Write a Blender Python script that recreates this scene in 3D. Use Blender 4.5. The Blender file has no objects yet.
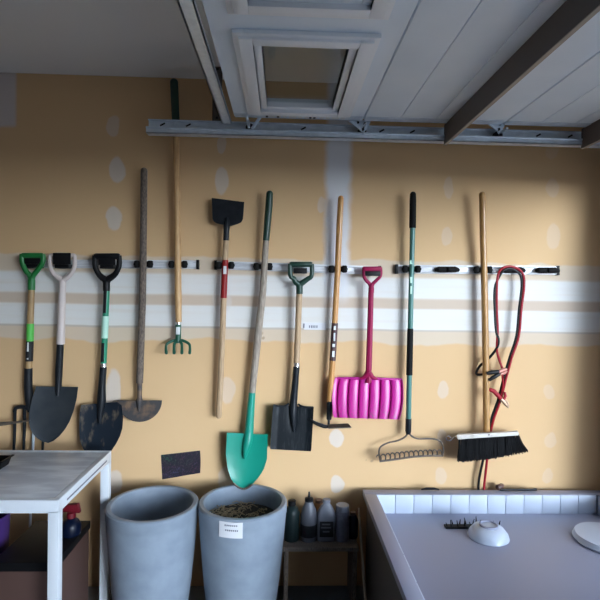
import bpy, bmesh, math, random
from mathutils import Vector, Matrix
random.seed(7)
PI = math.pi
scene = bpy.context.scene
COL = scene.collection

# ------------------------------------------------------------------ camera
CAM = Vector((0, -2.5, 1.5))
F = 500.0
yaw, pitch, roll = math.radians(2.0), math.radians(-1.2), math.radians(1.0)
fwd = Vector((math.sin(yaw)*math.cos(pitch), math.cos(yaw)*math.cos(pitch), math.sin(pitch)))
R0 = fwd.cross(Vector((0, 0, 1))).normalized()
U0 = R0.cross(fwd).normalized()
CR = R0*math.cos(roll) + U0*math.sin(roll)
CU = U0*math.cos(roll) - R0*math.sin(roll)
cd = bpy.data.cameras.new('camera'); cam = bpy.data.objects.new('camera', cd); COL.objects.link(cam)
cam.matrix_world = Matrix(((CR.x, CU.x, -fwd.x, CAM.x), (CR.y, CU.y, -fwd.y, CAM.y), (CR.z, CU.z, -fwd.z, CAM.z), (0, 0, 0, 1)))
cd.sensor_width = 36; cd.lens = 36*F/600; cd.clip_start = 0.02; cd.clip_end = 200
scene.camera = cam

def ray(px, py): return fwd + CR*((px-300)/F) + CU*((300-py)/F)
def P(px, py, off=0.0):
    """point measured on the photograph, at distance off in front of the tool wall (wall plane y = 0)"""
    d = ray(px, py); t = (-off - CAM.y)/d.y
    return CAM + d*t
def PZ(px, py, z):
    d = ray(px, py); return CAM + d*((z-CAM.z)/d.z)
U = 0.005   # metres per pixel on the wall

# ------------------------------------------------------------------ materials
def nodes_of(name):
    m = bpy.data.materials.new(name); m.use_nodes = True
    nt = m.node_tree; b = nt.nodes['Principled BSDF']
    return m, nt, b
def mat(name, col, rough=0.5, metal=0.0, noise=None, bump=0.0, scale=40, col2=None, stretch=None, spec=0.5, coat=0.0, contrast=(0.35, 0.65)):
    m, nt, b = nodes_of(name)
    b.inputs['Base Color'].default_value = (*col, 1)
    b.inputs['Roughness'].default_value = rough
    b.inputs['Metallic'].default_value = metal
    b.inputs['Specular IOR Level'].default_value = spec
    b.inputs['Coat Weight'].default_value = coat
    if col2 is not None or bump:
        tc = nt.nodes.new('ShaderNodeTexCoord'); mp = nt.nodes.new('ShaderNodeMapping')
        nt.links.new(tc.outputs['Object'], mp.inputs['Vector'])
        if stretch: mp.inputs['Scale'].default_value = stretch
        n = nt.nodes.new('ShaderNodeTexNoise'); n.inputs['Scale'].default_value = scale; n.inputs['Detail'].default_value = 6
        nt.links.new(mp.outputs[0], n.inputs['Vector'])
        if col2 is not None:
            mr = nt.nodes.new('ShaderNodeMapRange'); mr.inputs[1].default_value, mr.inputs[2].default_value = contrast
            nt.links.new(n.outputs['Fac'], mr.inputs[0])
            mx = nt.nodes.new('ShaderNodeMix'); mx.data_type = 'RGBA'
            mx.inputs[6].default_value = (*col, 1); mx.inputs[7].default_value = (*col2, 1)
            nt.links.new(mr.outputs[0], mx.inputs[0]); nt.links.new(mx.outputs[2], b.inputs['Base Color'])
        if bump:
            bp = nt.nodes.new('ShaderNodeBump'); bp.inputs['Strength'].default_value = bump; bp.inputs['Distance'].default_value = 0.002
            nt.links.new(n.outputs['Fac'], bp.inputs['Height']); nt.links.new(bp.outputs[0], b.inputs['Normal'])
    return m

M = {}
WOODS = (6, 6, 0.6)
M['wood_light'] = mat('light_wood', (0.62, 0.38, 0.17), 0.45, col2=(0.48, 0.27, 0.11), stretch=WOODS, scale=30, bump=.1)
M['wood_orange'] = mat('varnished_wood', (0.60, 0.31, 0.10), 0.35, col2=(0.46, 0.21, 0.06), stretch=WOODS, scale=30, coat=.2)
M['wood_broom'] = mat('broom_wood', (0.50, 0.27, 0.09), 0.38, col2=(0.36, 0.18, 0.055), stretch=WOODS, scale=30, coat=.2)
M['wood_fork'] = mat('fork_wood', (0.42, 0.27, 0.12), 0.4, col2=(0.30, 0.18, 0.08), stretch=WOODS, scale=30, coat=.2)
M['wood_grey'] = mat('weathered_wood', (0.40, 0.34, 0.27), 0.75, col2=(0.24, 0.19, 0.15), stretch=WOODS, scale=40, bump=.3)
M['wood_old'] = mat('old_rough_wood', (0.20, 0.155, 0.12), 0.85, col2=(0.08, 0.06, 0.05), stretch=(8, 8, 2), scale=30, bump=.6)
M['wood_pale'] = mat('pale_worn_wood', (0.52, 0.36, 0.21), 0.6, col2=(0.38, 0.25, 0.14), stretch=WOODS, scale=30, bump=.1)
M['red_paint'] = mat('red_paint', (0.32, 0.015, 0.015), 0.4, col2=(0.22, 0.012, 0.012), stretch=WOODS, scale=40, spec=.22)
M['green_plastic'] = mat('green_plastic', (0.012, 0.16, 0.035), 0.35)
M['dark_green'] = mat('dark_green_plastic', (0.012, 0.045, 0.03), 0.4)
M['white_plastic'] = mat('off_white_plastic', (0.62, 0.53, 0.49), 0.45)
M['black_plastic'] = mat('black_plastic', (0.006, 0.006, 0.007), 0.45, spec=.22)
M['black_rubber'] = mat('black_rubber', (0.005, 0.005, 0.005), 0.75, bump=.3, scale=200, spec=.22)
M['black_steel'] = mat('black_painted_steel', (0.008, 0.010, 0.013), 0.40, col2=(0.014, 0.017, 0.021), scale=30, bump=.08, spec=.22)
M['blade_grey'] = mat('dull_grey_steel', (0.032, 0.040, 0.048), 0.5, metal=.2, col2=(0.046, 0.052, 0.058), scale=14, spec=.22)
M['blade_mud'] = mat('muddy_black_steel', (0.012, 0.018, 0.027), 0.42, metal=.1, col2=(0.15, 0.12, 0.085), scale=18, stretch=(1.6, 1, .7), contrast=(.56, .72), bump=.3, spec=.22)
M['blade_square'] = mat('scratched_black_steel', (0.008, 0.011, 0.014), 0.45, metal=.1, col2=(0.045, 0.050, 0.052), scale=60, stretch=(2, 1, .3), contrast=(.55, .8), bump=.2, spec=.22)
M['blade_rust'] = mat('soiled_rusty_steel', (0.06, 0.055, 0.055), 0.6, metal=.2, col2=(0.25, 0.15, 0.08), scale=16, contrast=(.46, .68), bump=.5)
M['teal'] = mat('teal_enamel', (0.005, 0.26, 0.18), 0.36)
M['teal_pole'] = mat('teal_pole_enamel', (0.06, 0.19, 0.16), 0.35)
M['green_shaft'] = mat('green_fibreglass', (0.012, 0.24, 0.13), 0.3)
M['green_metal'] = mat('dark_green_enamel', (0.012, 0.085, 0.05), 0.4)
M['steel'] = mat('galvanised_steel', (0.72, 0.80, 0.88), 0.33, metal=.35, col2=(0.62, 0.70, 0.78), scale=30)
M['steel_dark'] = mat('dark_bare_steel', (0.10, 0.09, 0.08), 0.5, metal=.6, col2=(0.16, 0.12, 0.09), scale=60)
M['ferrule'] = mat('shiny_ferrule', (0.75, 0.75, 0.75), 0.25, metal=.9)
M['alu'] = mat('brushed_aluminium', (0.72, 0.73, 0.75), 0.42, metal=.25, stretch=(.3, 4, 8), scale=30, col2=(0.62, 0.63, 0.66))
M['strut'] = mat('brown_strut', (0.10, 0.082, 0.07), 0.5)  # dark brown tone shared by the struts, track hanger and tub sides
M['strut_lip'] = mat('tan_strut_lip', (0.30, 0.26, 0.22), 0.5)
M['door_white'] = mat('door_panel_paint', (0.72, 0.81, 0.90), 0.38, col2=(0.68, 0.775, 0.87), scale=6)
M['door_frame'] = mat('door_window_frame_paint', (0.80, 0.84, 0.88), 0.35)
M['pink'] = mat('magenta_plastic', (0.45, 0.02, 0.24), 0.36, col2=(0.42, 0.02, 0.22), scale=10, spec=.22)
M['pink_dark'] = mat('dark_magenta_plastic', (0.28, 0.008, 0.06), 0.45, bump=.5, scale=90, spec=.22)
M['table_white'] = mat('white_table_lacquer', (0.70, 0.74, 0.78), 0.3)
M['table_top'] = mat('pale_grey_streaked_top', (0.48, 0.50, 0.55), 0.30, col2=(0.66, 0.69, 0.73), scale=5, stretch=(1, 3.5, 1), contrast=(.42, .6))
M['concrete_pot'] = mat('grey_pot_glaze', (0.26, 0.31, 0.37), 0.4, col2=(0.21, 0.255, 0.31), scale=12, bump=.1)
M['soil'] = mat('dark_soil', (0.022, 0.016, 0.012), 0.95, col2=(0.06, 0.045, 0.03), scale=60, bump=1)
M['straw'] = mat('dry_straw', (0.35, 0.27, 0.16), 0.8)
M['tub'] = mat('grey_white_moulded_plastic', (0.31, 0.33, 0.43), 0.4)
M['tub_tile'] = mat('glossy_white_ribbed_plastic', (0.54, 0.60, 0.70), 0.3)
M['tub_seam'] = mat('seam_grey', (0.42, 0.46, 0.52), 0.5)
M['bristle'] = mat('black_bristle', (0.003, 0.003, 0.0035), 0.55, spec=.22)
M['broom_block'] = mat('white_painted_block', (0.62, 0.58, 0.52), 0.55, col2=(0.50, 0.45, 0.38), scale=30, contrast=(.5, .7))
M['cable_red'] = mat('red_cable', (0.33, 0.012, 0.022), 0.4, spec=.22)
M['cable_black'] = mat('black_cable', (0.004, 0.004, 0.005), 0.4, spec=.22)
M['brass'] = mat('dull_clamp_metal', (0.45, 0.30, 0.20), 0.4, metal=.7)
M['copper'] = mat('copper_clamp', (0.40, 0.16, 0.12), 0.45, metal=.5)
M['sticker_white'] = mat('white_sticker', (0.72, 0.74, 0.72), 0.45)
M['sticker_green'] = mat('bright_green_sticker', (0.09, 0.48, 0.07), 0.4)
M['sticker_black'] = mat('black_sticker', (0.015, 0.015, 0.017), 0.4, spec=.22)
M['sticker_mint'] = mat('mint_sticker', (0.45, 0.72, 0.58), 0.4)
M['ink'] = mat('grey_ink', (0.18, 0.18, 0.22), 0.6)
M['brown_label'] = mat('brown_label', (0.10, 0.035, 0.03), 0.4, col2=(0.03, 0.02, 0.03), scale=60)
M['paper'] = mat('white_paper', (0.72, 0.72, 0.74), 0.7)
M['floor'] = mat('concrete_floor', (0.16, 0.18, 0.205), 0.55, col2=(0.12, 0.14, 0.16), scale=3, bump=.1)
M['ceiling'] = mat('white_ceiling_paint', (0.86, 0.86, 0.86), 0.9)
M['side_wall'] = mat('unpainted_side_wall', (0.26, 0.165, 0.09), 0.9)
M['outside'] = mat('driveway_concrete', (0.20, 0.205, 0.21), 0.9)
M['dark_bottle'] = mat('dark_bottle_plastic', (0.012, 0.022, 0.022), 0.35, spec=.22)
M['grey_bottle'] = mat('grey_white_bottle', (0.12, 0.125, 0.145), 0.4)
M['jug'] = mat('white_jug_plastic', (0.18, 0.19, 0.225), 0.4)
M['can'] = mat('pale_can_paint', (0.15, 0.15, 0.19), 0.4, col2=(0.10, 0.10, 0.14), scale=60)
M['amber'] = mat('amber_plastic', (0.28, 0.13, 0.05), 0.4)
M['brown'] = mat('brown_plastic', (0.10, 0.055, 0.045), 0.45)
M['blue_bottle'] = mat('navy_bottle', (0.002, 0.005, 0.018), 0.35, spec=.22)
M['red_cap'] = mat('red_trigger', (0.13, 0.005, 0.012), 0.4)
M['purple'] = mat('purple_plastic', (0.055, 0.022, 0.14), 0.5)
M['stick'] = mat('beige_stick', (0.40, 0.32, 0.25), 0.7)

def art_mat():
    m, nt, b = nodes_of('dark_scribbled_print')
    b.inputs['Roughness'].default_value = 0.5
    tc = nt.nodes.new('ShaderNodeTexCoord')
    n = nt.nodes.new('ShaderNodeTexNoise'); n.inputs['Scale'].default_value = 28; n.inputs['Detail'].default_value = 4; n.inputs['Distortion'].default_value = 2.5
    n2 = nt.nodes.new('ShaderNodeTexNoise'); n2.inputs['Scale'].default_value = 12
    r = nt.nodes.new('ShaderNodeValToRGB'); r.color_ramp.elements[0].position = .47; r.color_ramp.elements[1].position = .53
    r.color_ramp.elements[0].color = (0, 0, 0, 1); r.color_ramp.elements[1].color = (0, 0, 0, 1)
    e = r.color_ramp.elements.new(.5); e.color = (1, 1, 1, 1)
    r2 = nt.nodes.new('ShaderNodeValToRGB')
    r2.color_ramp.elements[0].position = .35; r2.color_ramp.elements[0].color = (.03, .11, .06, 1)
    r2.color_ramp.elements[1].position = .65; r2.color_ramp.elements[1].color = (.07, .06, .13, 1)
    e = r2.color_ramp.elements.new(.5); e.color = (.10, .03, .06, 1)
    mx = nt.nodes.new('ShaderNodeMix'); mx.data_type = 'RGBA'; mx.inputs[6].default_value = (.012, .012, .02, 1)
    for q in (n, n2): nt.links.new(tc.outputs['Object'], q.inputs['Vector'])
    nt.links.new(n.outputs['Fac'], r.inputs[0]); nt.links.new(n2.outputs['Fac'], r2.inputs[0])
    nt.links.new(r.outputs[0], mx.inputs[0]); nt.links.new(r2.outputs[0], mx.inputs[7])
    nt.links.new(mx.outputs[2], b.inputs['Base Color'])
    return m
M['art'] = art_mat()

def glass_mat():
    m = bpy.data.materials.new('window_glass'); m.use_nodes = True; nt = m.node_tree
    nt.nodes.remove(nt.nodes['Principled BSDF']); out = nt.nodes['Material Output']
    t = nt.nodes.new('ShaderNodeBsdfTransparent'); t.inputs[0].default_value = (.9, .93, .93, 1)
    g = nt.nodes.new('ShaderNodeBsdfGlossy'); g.inputs['Roughness'].default_value = .03
    mx = nt.nodes.new('ShaderNodeMixShader'); mx.inputs[0].default_value = .10
    nt.links.new(t.outputs[0], mx.inputs[1]); nt.links.new(g.outputs[0], mx.inputs[2]); nt.links.new(mx.outputs[0], out.inputs[0])
    return m
M['glass'] = glass_mat()

# tool-wall drywall with joint compound -------------------------------------
def wall_material():
    m, nt, b = nodes_of('drywall_with_joint_compound')
    L = nt.links.new; N = nt.nodes.new
    b.inputs['Roughness'].default_value = .85; b.inputs['Specular IOR Level'].default_value = .25
    tc = N('ShaderNodeTexCoord')
    nz = N('ShaderNodeTexNoise'); nz.inputs['Scale'].default_value = 9; nz.inputs['Detail'].default_value = 5
    L(tc.outputs['Object'], nz.inputs['Vector'])
    sub = N('ShaderNodeVectorMath'); sub.operation = 'SUBTRACT'; sub.inputs[1].default_value = (.5, .5, .5); L(nz.outputs['Color'], sub.inputs[0])
    sc = N('ShaderNodeVectorMath'); sc.operation = 'SCALE'; sc.inputs['Scale'].default_value = .045; L(sub.outputs[0], sc.inputs[0])
    ad = N('ShaderNodeVectorMath'); ad.operation = 'ADD'; L(tc.outputs['Object'], ad.inputs[0]); L(sc.outputs[0], ad.inputs[1])
    sp = N('ShaderNodeSeparateXYZ'); L(ad.outputs[0], sp.inputs[0])
    # gently wavy (horizontal) edges
    wv = N('ShaderNodeTexNoise'); wv.inputs['Scale'].default_value = 3.0; wv.inputs['Detail'].default_value = 3
    mpw = N('ShaderNodeMapping'); mpw.inputs['Scale'].default_value = (1, 1, .2); L(tc.outputs['Object'], mpw.inputs[0]); L(mpw.outputs[0], wv.inputs['Vector'])
    spo = N('ShaderNodeSeparateXYZ'); L(tc.outputs['Object'], spo.inputs[0])
    def math_(op, a, b_=None, clamp=False):
        n = N('ShaderNodeMath'); n.operation = op; n.use_clamp = clamp
        for i, v in enumerate((a, b_)):
            if v is None: continue
            if isinstance(v, (int, float)): n.inputs[i].default_value = v
            else: L(v, n.inputs[i])
        return n.outputs[0]
    def ramp(val, a, c):
        n = N('ShaderNodeMapRange'); n.interpolation_type = 'SMOOTHSTEP'; L(val, n.inputs[0])
        n.inputs[1].default_value, n.inputs[2].default_value = a, c; return n.outputs[0]
    zf = math_('ADD', spo.outputs['Z'], math_('MULTIPLY', math_('SUBTRACT', wv.outputs['Fac'], .5), .012))
    zw = math_('ADD', spo.outputs['Z'], math_('MULTIPLY', math_('SUBTRACT', wv.outputs['Fac'], .5), .11))
    Z = lambda y: P(240, y).z
    def band(zv, ytop, ybot, s=.006):
        return math_('MULTIPLY', ramp(zv, Z(ybot)-s, Z(ybot)+s), math_('SUBTRACT', 1.0, ramp(zv, Z(ytop)-s, Z(ytop)+s)))
    # base paper colour
    big = N('ShaderNodeTexNoise'); big.inputs['Scale'].default_value = 1.7; big.inputs['Detail'].default_value = 3; L(tc.outputs['Object'], big.inputs['Vector'])
    base = N('ShaderNodeMix'); base.data_type = 'RGBA'
    base.inputs[6].default_value = (.66, .43, .22, 1); base.inputs[7].default_value = (.70, .475, .26, 1)
    L(big.outputs['Fac'], base.inputs[0])
    cur = base.outputs[2]
    def lay(cur, fac, col, amt=1.0):
        n = N('ShaderNodeMix'); n.data_type = 'RGBA'
        L(math_('MULTIPLY', fac, amt, True), n.inputs[0]); L(cur, n.inputs[6]); n.inputs[7].default_value = (*col, 1)
        return n.outputs[2]
    WH = (.74, .73, .70); CRM = (.64, .55, .44)
    streak = N('ShaderNodeTexNoise'); streak.inputs['Scale'].default_value = 6; streak.inputs['Detail'].default_value = 5
    mps = N('ShaderNodeMapping'); mps.inputs['Scale'].default_value = (.25, 1, 6); L(tc.outputs['Object'], mps.inputs[0]); L(mps.outputs[0], streak.inputs['Vector'])
    stk = ramp(streak.outputs['Fac'], .25, .55)
    cur = lay(cur, band(zw, 258, 341, .008), CRM, .75)
    cur = lay(cur, math_('MULTIPLY', band(zf, 275, 296, .010), math_('ADD', math_('MULTIPLY', stk, .3), .7)), WH, .95)
    cur = lay(cur, math_('MULTIPLY', band(zf, 306, 328, .008), math_('ADD', math_('MULTIPLY', stk, .25), .75)), WH, .95)
    cur = lay(cur, band(zf, 296, 306, .006), (.56, .45, .36), .55)
    cur = lay(cur, band(zf, 327, 329, .003), (.45, .38, .32), .6)
    # vertical taped seam
    xs = spo.outputs['X']; xd = sp.outputs['X']
    x0, x1 = P(326, 200).x, P(350, 200).x
    seam = math_('MULTIPLY', ramp(xd, x0-.02, x0+.02), math_('SUBTRACT', 1.0, ramp(xd, x1-.02, x1+.02)))
    zseam = ramp(spo.outputs['Z'], Z(300)-.05, Z(285)+.02)
    cur = lay(cur, math_('MULTIPLY', seam, zseam), (.72, .73, .76), .9)
    # upper left patch
    x2 = P(16, 100).x
    pt = math_('MULTIPLY', math_('SUBTRACT', 1.0, ramp(xs, x2-.01, x2+.01)), ramp(sp.outputs['Z'], P(8, 126).z-.01, P(8, 126).z+.01))
    cur = lay(cur, pt, (.60, .58, .60), .75)
    # screw patches (measured)
    blobs = [(114, 126, 7, 11, .6), (117, 169, 8, 13, .9), (114, 218, 8, 13, .9), (113, 390, 8, 22, .9), (114, 482, 9, 12, .8),
             (222, 144, 5, 10, .6), (222, 181, 7, 14, .8), (228, 390, 8, 14, .5), (226, 478, 9, 12, .5), (222, 300, 10, 14, .6),
             (321, 205, 5, 8, .6), (337, 438, 7, 10, .9), (337, 484, 7, 9, .9),
             (448, 188, 5, 11, .35), (446, 236, 6, 10, .35), (443, 390, 6, 9, .5), (442, 437, 5, 9, .35), (441, 476, 6, 10, .35),
             (552, 150, 7, 9, .2), (553, 188, 7, 10, .25), (553, 236, 7, 14, .3), (549, 392, 6, 8, .25), (550, 440, 6, 8, .25), (548, 476, 6, 8, .25)]
    dots = None
    for (bx_, by_, rx, rz, amt) in blobs:
        c = P(bx_, by_)
        v = N('ShaderNodeVectorMath'); v.operation = 'SUBTRACT'; L(ad.outputs[0], v.inputs[0]); v.inputs[1].default_value = (c.x, 0, c.z)
        w = N('ShaderNodeVectorMath'); w.operation = 'MULTIPLY'; L(v.outputs[0], w.inputs[0]); w.inputs[1].default_value = (1/(rx*U), 0, 1/(rz*U))
        l = N('ShaderNodeVectorMath'); l.operation = 'LENGTH'; L(w.outputs[0], l.inputs[0])
        f = math_('SUBTRACT', 1.0, ramp(l.outputs['Value'], .82, 1.08))
        cur = lay(cur, f, (.66, .62, .58), amt*.72)
    # scuffs
    for (bx_, by_, rr) in [(262, 333, 2.0), (264, 338, 1.5), (373, 461, 1.8), (366, 459, 1.2)]:
        c = P(bx_, by_)
        v = N('ShaderNodeVectorMath'); v.operation = 'DISTANCE'; L(ad.outputs[0], v.inputs[0]); v.inputs[1].default_value = (c.x, 0, c.z)
        cur = lay(cur, math_('SUBTRACT', 1.0, ramp(v.outputs['Value'], rr*U*.5, rr*U*1.4)), (.30, .20, .12), .6)
    L(cur, b.inputs['Base Color'])
    fine = N('ShaderNodeTexNoise'); fine.inputs['Scale'].default_value = 60
    L(tc.outputs['Object'], fine.inputs['Vector'])
    bp = N('ShaderNodeBump'); bp.inputs['Strength'].default_value = .05; bp.inputs['Distance'].default_value = .002
    L(fine.outputs['Fac'], bp.inputs['Height']); L(bp.outputs[0], b.inputs['Normal'])
    return m
M['drywall'] = wall_material()

# ------------------------------------------------------------------ mesh helpers
class MB:
    def __init__(self): self.bm = bmesh.new()
    def tube(self, pts, rad, seg=14, cap=True, flat=1.0, ref=Vector((0, 1, 0)), closed=False):
        """sweep; flat scales the radius along ref (depth)"""
        pts = [Vector(p) for p in pts]; n = len(pts)
        rad = [rad]*n if isinstance(rad, (int, float)) else rad
        rings = []
        for i, p in enumerate(pts):
            if closed: t = pts[(i+1) % n] - pts[i-1]
            else: t = pts[min(i+1, n-1)] - pts[max(i-1, 0)]
            t = t.normalized()
            r_ = Vector(ref) if abs(t.dot(ref)) < .95 else Vector((1, 0, 0))
            b_ = (r_ - t*r_.dot(t)).normalized(); a_ = t.cross(b_)
            rings.append([self.bm.verts.new(p + a_*rad[i]*math.cos(2*PI*k/seg) + b_*rad[i]*flat*math.sin(2*PI*k/seg)) for k in range(seg)])
        for i in range(n if closed else n-1):
            A, B = rings[i], rings[(i+1) % n]
            for k in range(seg): self.bm.faces.new((A[k], A[(k+1) % seg], B[(k+1) % seg], B[k]))
        if cap and not closed:
            self.bm.faces.new(rings[0][::-1]); self.bm.faces.new(rings[-1])
        return self
    def hexa(self, pts, bevel=0.0):
        v = [self.bm.verts.new(p) for p in pts]   # bottom 4 (ccw), top 4
        fs = [self.bm.faces.new([v[i] for i in q]) for q in ((3, 2, 1, 0), (4, 5, 6, 7), (0, 1, 5, 4), (1, 2, 6, 5), (2, 3, 7, 6), (3, 0, 4, 7))]
        if bevel:
            es = list({e for f in fs for e in f.edges})
            bmesh.ops.bevel(self.bm, geom=es, offset=bevel, segments=2, affect='EDGES', profile=.6)
        return self
    def box(self, a, b, bevel=0.0):
        x0, y0, z0 = [min(a[i], b[i]) for i in range(3)]; x1, y1, z1 = [max(a[i], b[i]) for i in range(3)]
        return self.hexa([(x0, y0, z0), (x1, y0, z0), (x1, y1, z0), (x0, y1, z0), (x0, y0, z1), (x1, y0, z1), (x1, y1, z1), (x0, y1, z1)], bevel)
    def quadbox(self, px4, off, th, bevel=0.0):
        """four photo points (any order round) at distance off, thickness th towards the wall"""
        f = [P(x, y, off) for x, y in px4]; k = [p + Vector((0, th, 0)) for p in f]
        return self.hexa(f + k, bevel)
    def lathe(self, prof, c, seg=28, axis='z'):
        c = Vector(c); rings = []
        for r, z in prof:
            if r < 1e-6: rings.append([self.bm.verts.new(c + Vector((0, 0, z)))])
            else: rings.append([self.bm.verts.new(c + Vector((r*math.cos(2*PI*k/seg), r*math.sin(2*PI*k/seg), z))) for k in range(seg)])
        for A, B in zip(rings, rings[1:]):
            for k in range(seg):
                k2 = (k+1) % seg
                if len(A) == 1 and len(B) == 1: continue
                if len(A) == 1: self.bm.faces.new((A[0], B[k2], B[k]))
                elif len(B) == 1: self.bm.faces.new((A[k], A[k2], B[0]))
                else: self.bm.faces.new((A[k], A[k2], B[k2], B[k]))
        return self
    def cyl(self, a, b, r, seg=16): return self.tube([a, b], r, seg, ref=Vector((0, 0, 1)))
    def sheet(self, fn, nu, nv, th=0.003):
        """fn(u,v)->front point; closed solid of thickness th behind it"""
        Fv = [[self.bm.verts.new(fn(i/nu, j/nv)) for i in range(nu+1)] for j in range(nv+1)]
        Bv = [[self.bm.verts.new(fn(i/nu, j/nv) + Vector((0, th, 0))) for i in range(nu+1)] for j in range(nv+1)]
        for j in range(nv):
            for i in range(nu):
                self.bm.faces.new((Fv[j][i], Fv[j+1][i], Fv[j+1][i+1], Fv[j][i+1]))
                self.bm.faces.new((Bv[j][i], Bv[j][i+1], Bv[j+1][i+1], Bv[j+1][i]))
        for j in range(nv):
            self.bm.faces.new((Fv[j][0], Bv[j][0], Bv[j+1][0], Fv[j+1][0]))
            self.bm.faces.new((Fv[j][nu], Fv[j+1][nu], Bv[j+1][nu], Bv[j][nu]))
        for i in range(nu):
            self.bm.faces.new((Fv[0][i], Fv[0][i+1], Bv[0][i+1], Bv[0][i]))
            self.bm.faces.new((Fv[nv][i], Bv[nv][i], Bv[nv][i+1], Fv[nv][i+1]))
        return self
    def build(self, name, m, parent=None, loc=None, angle=35, label=None, kind=None):
        org = Vector((0, 0, 0))
        if parent is not None: org = Vector(parent['_org'])
        elif loc is not None: org = Vector(loc)
        bmesh.ops.remove_doubles(self.bm, verts=self.bm.verts, dist=1e-6)
        bmesh.ops.recalc_face_normals(self.bm, faces=self.bm.faces)
        bmesh.ops.translate(self.bm, verts=self.bm.verts, vec=-org)
        me = bpy.data.meshes.new(name); self.bm.to_mesh(me); self.bm.free()
        for p in me.polygons: p.use_smooth = True
        try: me.set_sharp_from_angle(angle=math.radians(angle))
        except Exception: pass
        me.materials.append(m)
        o = bpy.data.objects.new(name, me); COL.objects.link(o)
        if parent is not None: o.parent = parent
        elif loc is not None: o.location = org
        o['_org'] = list(org)
        if label: o['label'] = label
        if kind: o['kind'] = kind
        return o

def thing(name, label, cat, loc, group=None):
    o = bpy.data.objects.new(name, None); COL.objects.link(o); o.empty_display_size = .05
    o.location = loc; o['_org'] = list(loc); o['label'] = label; o['category'] = cat
    if group: o['group'] = group
    return o
def tag(o, label, cat, group=None):
    o['label'] = label; o['category'] = cat
    if group: o['group'] = group
    return o
def struct(name, mb, m, loc=None):
    return mb.build(name, m, loc=loc, kind='structure')

def smooth_path(pts, n=8):
    """Catmull-Rom through tuples of any length"""
    out = []
    q = [pts[0]] + list(pts) + [pts[-1]]
    for i in range(1, len(q)-2):
        for k in range(n):
            t = k/n
            out.append(tuple(.5*((2*b) + (-a+c)*t + (2*a-5*b+4*c-d)*t*t + (-a+3*b-3*c+d)*t**3) for a, b, c, d in zip(q[i-1], q[i], q[i+1], q[i+2])))
    out.append(tuple(pts[-1])); return out
def ptube(pts, seg=14, flat=1.0, sm=0, mb=None, **kw):
    """pts: (px, py, off, r in px)"""
    if sm: pts = smooth_path(pts, sm)
    mb = mb or MB()
    mb.tube([P(a, b, c) for a, b, c, r in pts], [max(r, .05)*U for a, b, c, r in pts], seg, flat=flat, **kw)
    return mb
def rounded(pts, k=.9):
    """add a rounded tip at the start of a straight handle"""
    (x0, y0, o0, r0), (x1, y1, o1, r1) = pts[0], pts[1]
    L = math.hypot(x1-x0, y1-y0); ux, uy = (x1-x0)/L, (y1-y0)/L
    out = []
    for a in (5, 30, 60, 90):
        s = r0*(1-math.cos(math.radians(90-a)) if False else 1-math.sin(math.radians(a)))*k
        out.append((x0+ux*s, y0+uy*s, o0, r0*math.sin(math.radians(a)) if a < 90 else r0))
    out = [(x0+ux*r0*(1-math.cos(math.radians(a))), y0+uy*r0*(1-math.cos(math.radians(a))), o0, r0*math.sin(math.radians(a))) for a in (8, 30, 55, 80)]
    return out + [pts[0][:0] or (x0+ux*r0, y0+uy*r0, o0, r0)] + list(pts[1:])

def ruled(Lp, Rp, depth, nu=24, nv=24, th=.003, name_=None):
    """blade between a left and a right outline (photo points), depth(u,v) distance in front of wall"""
    def poly(pts, t):
        d = [0]
        for a, b in zip(pts, pts[1:]): d.append(d[-1] + math.hypot(b[0]-a[0], b[1]-a[1]))
        s = t*d[-1]
        for i in range(len(pts)-1):
            if s <= d[i+1] or i == len(pts)-2:
                k = (s-d[i])/max(d[i+1]-d[i], 1e-9); k = min(max(k, 0), 1)
                return (pts[i][0]*(1-k)+pts[i+1][0]*k, pts[i][1]*(1-k)+pts[i+1][1]*k)
    def fn(u, v):
        a, b = poly(Lp, v), poly(Rp, v)
        return P(a[0]*(1-u)+b[0]*u, a[1]*(1-u)+b[1]*u, depth(u, v))
    return MB().sheet(fn, nu, nv, th)

# ------------------------------------------------------------------ the room
XR = 1.66          # inner face of the front wall (the one with the big opening)
XL, YB, H = -4.2, -6.2, 2.528
mb = MB().box((XL-.12, 0, -.1), (XR+.14, .12, H+.1)); struct('wall_back', mb, M['drywall'])
mb = MB().box((XL-.12, YB-.12, -.12), (XR+.14, .12, 0)); struct('floor', mb, M['floor'])
mb = MB().box((XL-.12, YB-.12, H), (XR+.14, 0, H+.1)); struct('ceiling', mb, M['ceiling'])
mb = MB().box((XL-.12, YB, 0), (XL, 0, H)); struct('wall_left', mb, M['side_wall'])
mb = MB().box((XL-.12, YB-.12, 0), (XR+.14, YB, H)); struct('wall_near', mb, M['side_wall'])
OPY0, OPY1, OPZ = -.30, -5.3, 2.06
mb = MB().box((XR, OPY0, 0), (XR+.14, 0, H)).box((XR, OPY1, OPZ), (XR+.14, OPY0, H)).box((XR, YB, 0), (XR+.14, OPY1, H))
struct('wall_right', mb, M['side_wall'])
mb = MB().box((XR+.14, -80, -.16), (XR+90, 60, -.02)); struct('ground', mb, M['outside'])

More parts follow.
